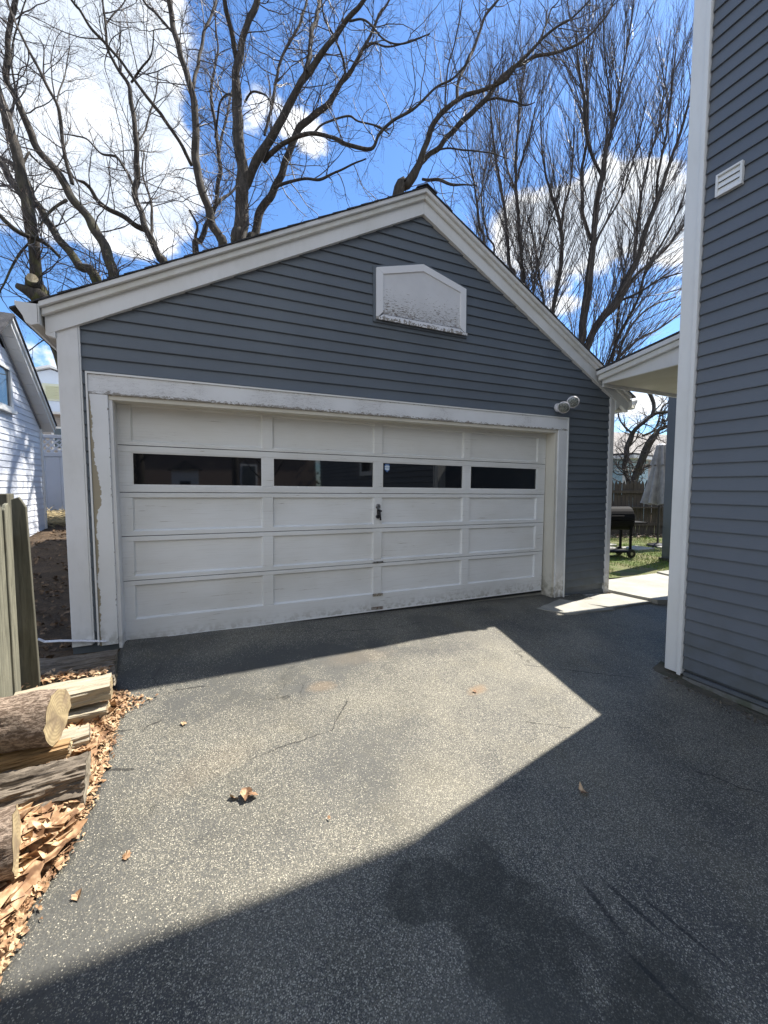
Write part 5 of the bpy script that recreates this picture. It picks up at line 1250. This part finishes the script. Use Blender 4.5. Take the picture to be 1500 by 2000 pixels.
tree('elm_tree', 'low splayed cluster of thin stems just above the porch roof', D0 + 1, [
    ([(1180, 730, 7), (1190, 706, 7), (1213, 648, 6), (1246, 583, 6), (1264, 522, 6), (1296, 470, 5), (1330, 400, 4), (1350, 320, 3)], 0, -.6, G),
    ([(1190, 730, 6), (1206, 702, 6), (1242, 666, 5), (1289, 641, 4), (1335, 608, 3)], 0, .4, G),
    ([(1200, 715, 5), (1230, 640, 5), (1270, 600, 4), (1320, 580, 3)], 0, .9, N_),
    ([(1195, 715, 5), (1205, 640, 5), (1212, 580, 4), (1225, 500, 3), (1250, 420, 2)], 0, -.8, N_)], FAN, M_TB2, 'upright bare trees to the right of the roof', base=(14.0, 11.8, -.4), buds=False)
tree('elm_tree', 'slender pair of bare upright stems just right of the ridge', D0 + 1.5, [
    ([(1026, 600, 9), (1022, 551, 9), (1018, 500, 8), (1013, 440, 8), (1010, 396, 8), (1007, 342, 7), (1010, 270, 6), (1016, 200, 4), (1026, 120, 3)], 0, -.5, G),
    ([(1000, 560, 7), (995, 518, 7), (990, 450, 7), (986, 410, 7), (977, 360, 6), (968, 306, 5), (960, 240, 4), (957, 170, 3)], 0, .6, G),
    ([(1010, 390, 5), (1000, 355, 5), (988, 320, 4), (978, 270, 3), (975, 210, 2)], 0, .7, N_),
    ([(1009, 350, 5), (1020, 310, 5), (1035, 265, 4), (1045, 210, 3)], 0, -.8, N_)], FAN, M_TB2, 'upright bare trees to the right of the roof', base=(10.8, 14.3, -.4), buds=False)
tree('elm_tree', 'curved slender bare tree between the pair of stems and the straight trunk', D0 + .6, [
    ([(1070, 650, 9), (1080, 605, 9), (1088, 560, 9), (1094, 522, 9), (1098, 468, 9), (1090, 420, 8), (1080, 390, 7), (1069, 353, 5), (1060, 300, 4), (1056, 240, 3), (1060, 170, 2)], 0, -.5, G),
    ([(1096, 455, 6), (1100, 410, 6), (1112, 370, 5), (1118, 320, 4), (1122, 250, 3)], 0, .7, N_),
    ([(1066, 650, 6), (1062, 590, 5), (1053, 540, 4), (1045, 480, 4), (1030, 420, 3)], 0, .8, N_),
    ([(1035, 600, 4), (1045, 540, 4), (1060, 480, 4), (1078, 420, 3), (1095, 360, 2)], 0, .4, G)], FAN, M_TB2, 'upright bare trees to the right of the roof', base=(11.4, 12.9, -.4), buds=False)
tree('elm_tree', 'thin bare saplings closest to the ridge on its right side', D0 + 3, [
    ([(940, 500, 6), (936, 440, 6), (932, 400, 5), (926, 360, 4), (915, 300, 3), (910, 230, 2)], 0, -.5, G),
    ([(960, 520, 4), (952, 460, 4), (940, 400, 3), (945, 330, 3)], 0, .6, G),
    ([(930, 400, 4), (950, 350, 3), (962, 290, 3)], 0, .7, N_)], dict(FAN, d1=3.0), M_TB2, 'upright bare trees to the right of the roof', base=(9.6, 17.4, -.4), buds=False)
GN = dict(MAPLE, d1=5.0, l1=(.5, 1.8), wig=.10, w=.22, r1=.025, r2=.010, r3=.006)
tree('gnarled_tree', 'dark gnarled bare tree leaning over the dark back fence', 15.0, [
    ([(1228, 965, 12), (1240, 935, 15), (1252, 912, 14), (1262, 880, 16), (1270, 860, 15), (1285, 842, 9), (1300, 835, 8), (1325, 825, 7), (1350, 810, 6)], 0, -.5, G),
    ([(1244, 925, 8), (1258, 912, 9), (1275, 902, 7), (1300, 885, 6)], 0, .4, N_),
    ([(1222, 960, 8), (1222, 915, 9), (1222, 880, 11), (1232, 855, 11), (1240, 838, 9), (1258, 824, 8), (1272, 815, 8), (1285, 808, 7), (1310, 802, 6), (1330, 798, 4)], .4, -.4, G),
    ([(1270, 815, 7), (1274, 795, 8), (1272, 775, 8), (1264, 755, 7), (1255, 735, 5), (1262, 700, 4)], -.2, .3, N_),
    ([(1255, 850, 5), (1278, 838, 5), (1290, 810, 4), (1298, 790, 4), (1318, 785, 3)], 0, .5, N_),
    ([(1235, 850, 4), (1222, 835, 4), (1210, 820, 3), (1206, 800, 3)], .2, .8, N_)], GN, M_TB2, base=(14.3, 6.7, -.4), buds=False)
# sawn stub at the foot of the leftmost maple
sb = thing('cut_stub', 'pale sawn limb stub on the mossy trunk foot at the left roof corner', 'stump', tuple(at(70, 575, 8.85)))
m_ = MB(); o_ = at(70, 575, 8.85); m_.tube([Vector(at(86, 592, 8.95) - o_), Vector(at(68, 574, 8.85) - o_), Vector(at(50, 566, 8.75) - o_), Vector(at(33, 558, 8.7) - o_)], [.20, .16, .10, .06], 14); obj('bark', m_, M_TB, sb, smooth=True)
m_ = MB(); m_.tube([Vector(at(66, 560, 8.85) - o_), Vector(at(63, 545, 8.72) - o_)], [.15, .125], 16); obj('knob', m_, M_TB, sb, smooth=True)
m_ = MB(); m_.tube([Vector(at(63, 545, 8.715) - o_), Vector(at(63, 543, 8.68) - o_)], [.105, .10], 16); obj('cut_face', m_, mat('fresh_cut', lambda t, co, geo: (t.mix(t.ss(t.noise(co, 20, 4), .4, .6), (.55, .48, .33), (.35, .28, .18)), .8)), sb)

# ------------------------------------------------------------------ what stands behind the camera (seen in the door windows)
RH = thing('house_across', 'dark shingled house across the street reflected in the door windows', 'house')
obj('wall', MB().box(-4, 9, -34, -26, -1, 6), mat('dark_brown_wall', lambda t, co, geo: ((.22, .17, .14), .8)), RH)
obj('roof', MB().prism([(-5, 5.9), (2.5, 10.5), (10, 5.9)], -34.5, -25.5), M_SHING, RH)
for x in (3.5,):
    wn = obj('window_frame', MB().box(x, x + 1.2, -25.99, -25.9, 1.0, 2.8), M_CLEAN, RH); obj('pane', MB().box(x + .12, x + 1.08, -25.89, -25.87, 1.12, 2.68), M_GLASS2, wn)
SB = thing('street_shed', 'small white shed across the street behind the viewer', 'shed')
obj('wall', MB().box(-.4, .9, -20.5, -19.3, -1, 2.1), M_CLEAN, SB); obj('roof', MB().prism([(-.6, 2.1), (.25, 2.6), (1.1, 2.1)], -20.7, -19.1), M_SHING, SB); obj('door', MB().box(0, .5, -19.29, -19.25, -1, 1.5), M_DARK, SB)
for i, (x, y, h_, tw_) in enumerate(((-1.6, -17, 9, .25), (2.6, -19, 10, .22), (3.9, -16.5, 9, .18), (-4.5, -18, 11, .3))):
    T_ = thing('street_tree', ['slim bare street tree behind the viewer, nearest the shed', 'bare street tree behind the viewer, right of the shed', 'thin bare street tree farthest right behind the viewer', 'stout bare street tree farthest left behind the viewer'][i], 'tree', (x, y, -1.2))
    obj('trunk', MB().tube([(0, 0, 0), (.1, 0, h_ * .4), (-.1, .1, h_ * .7), (0, 0, h_)], [tw_, tw_ * .7, tw_ * .4, .03], 8), M_TB2, T_, smooth=True); lm = MB()
    for k in range(16):
        a_ = rr.uniform(0, 6.28); z_ = rr.uniform(.25, .9) * h_; l_ = rr.uniform(.8, 2.4); lm.tube([(0, 0, z_), (math.cos(a_) * l_ * .5, math.sin(a_) * l_ * .5, z_ + l_ * .5), (math.cos(a_) * l_, math.sin(a_) * l_, z_ + l_ * 1.2)], [.06, .035, .01], 5)
    obj('crown', lm, M_TB2, T_)
def hedge(lbl, x0, x1, y0, y1, h, seed, n=5000):
    r = np.random.default_rng(seed); c = np.c_[r.uniform(x0, x1, n), r.uniform(y0, y1, n), r.uniform(-.6, h, n) * (1 - .3 * r.random(n))]; s_ = r.uniform(.1, .35, (n, 1)); a = r.normal(size=(n, 3)); a /= np.linalg.norm(a, axis=1, keepdims=True); b = np.cross(a, r.normal(size=(n, 3))); b /= np.linalg.norm(b, axis=1, keepdims=True)
    V = np.stack([c - a * s_, c + b * s_ * .6, c + a * s_, c - b * s_ * .6], 1).reshape(-1, 3)
    bigmesh('hedge', V, np.arange(n * 4).reshape(-1, 4), 4, mat('evergreen_' + str(seed), lambda t, co, geo: ((.06, .075, .04), .8)), label=lbl, cat='hedge', kind='stuff', smooth=False)
hedge('dark evergreen hedge behind the viewer on the left of the driveway', -16, -6, -24, -18, 7.0, 1)
hedge('dark evergreen trees behind the viewer across the street', 10, 30, -30, -22, 9.0, 2)
hedge('tall evergreen screen far behind the viewer', -45, -14, -34, -26, 9.0, 3)
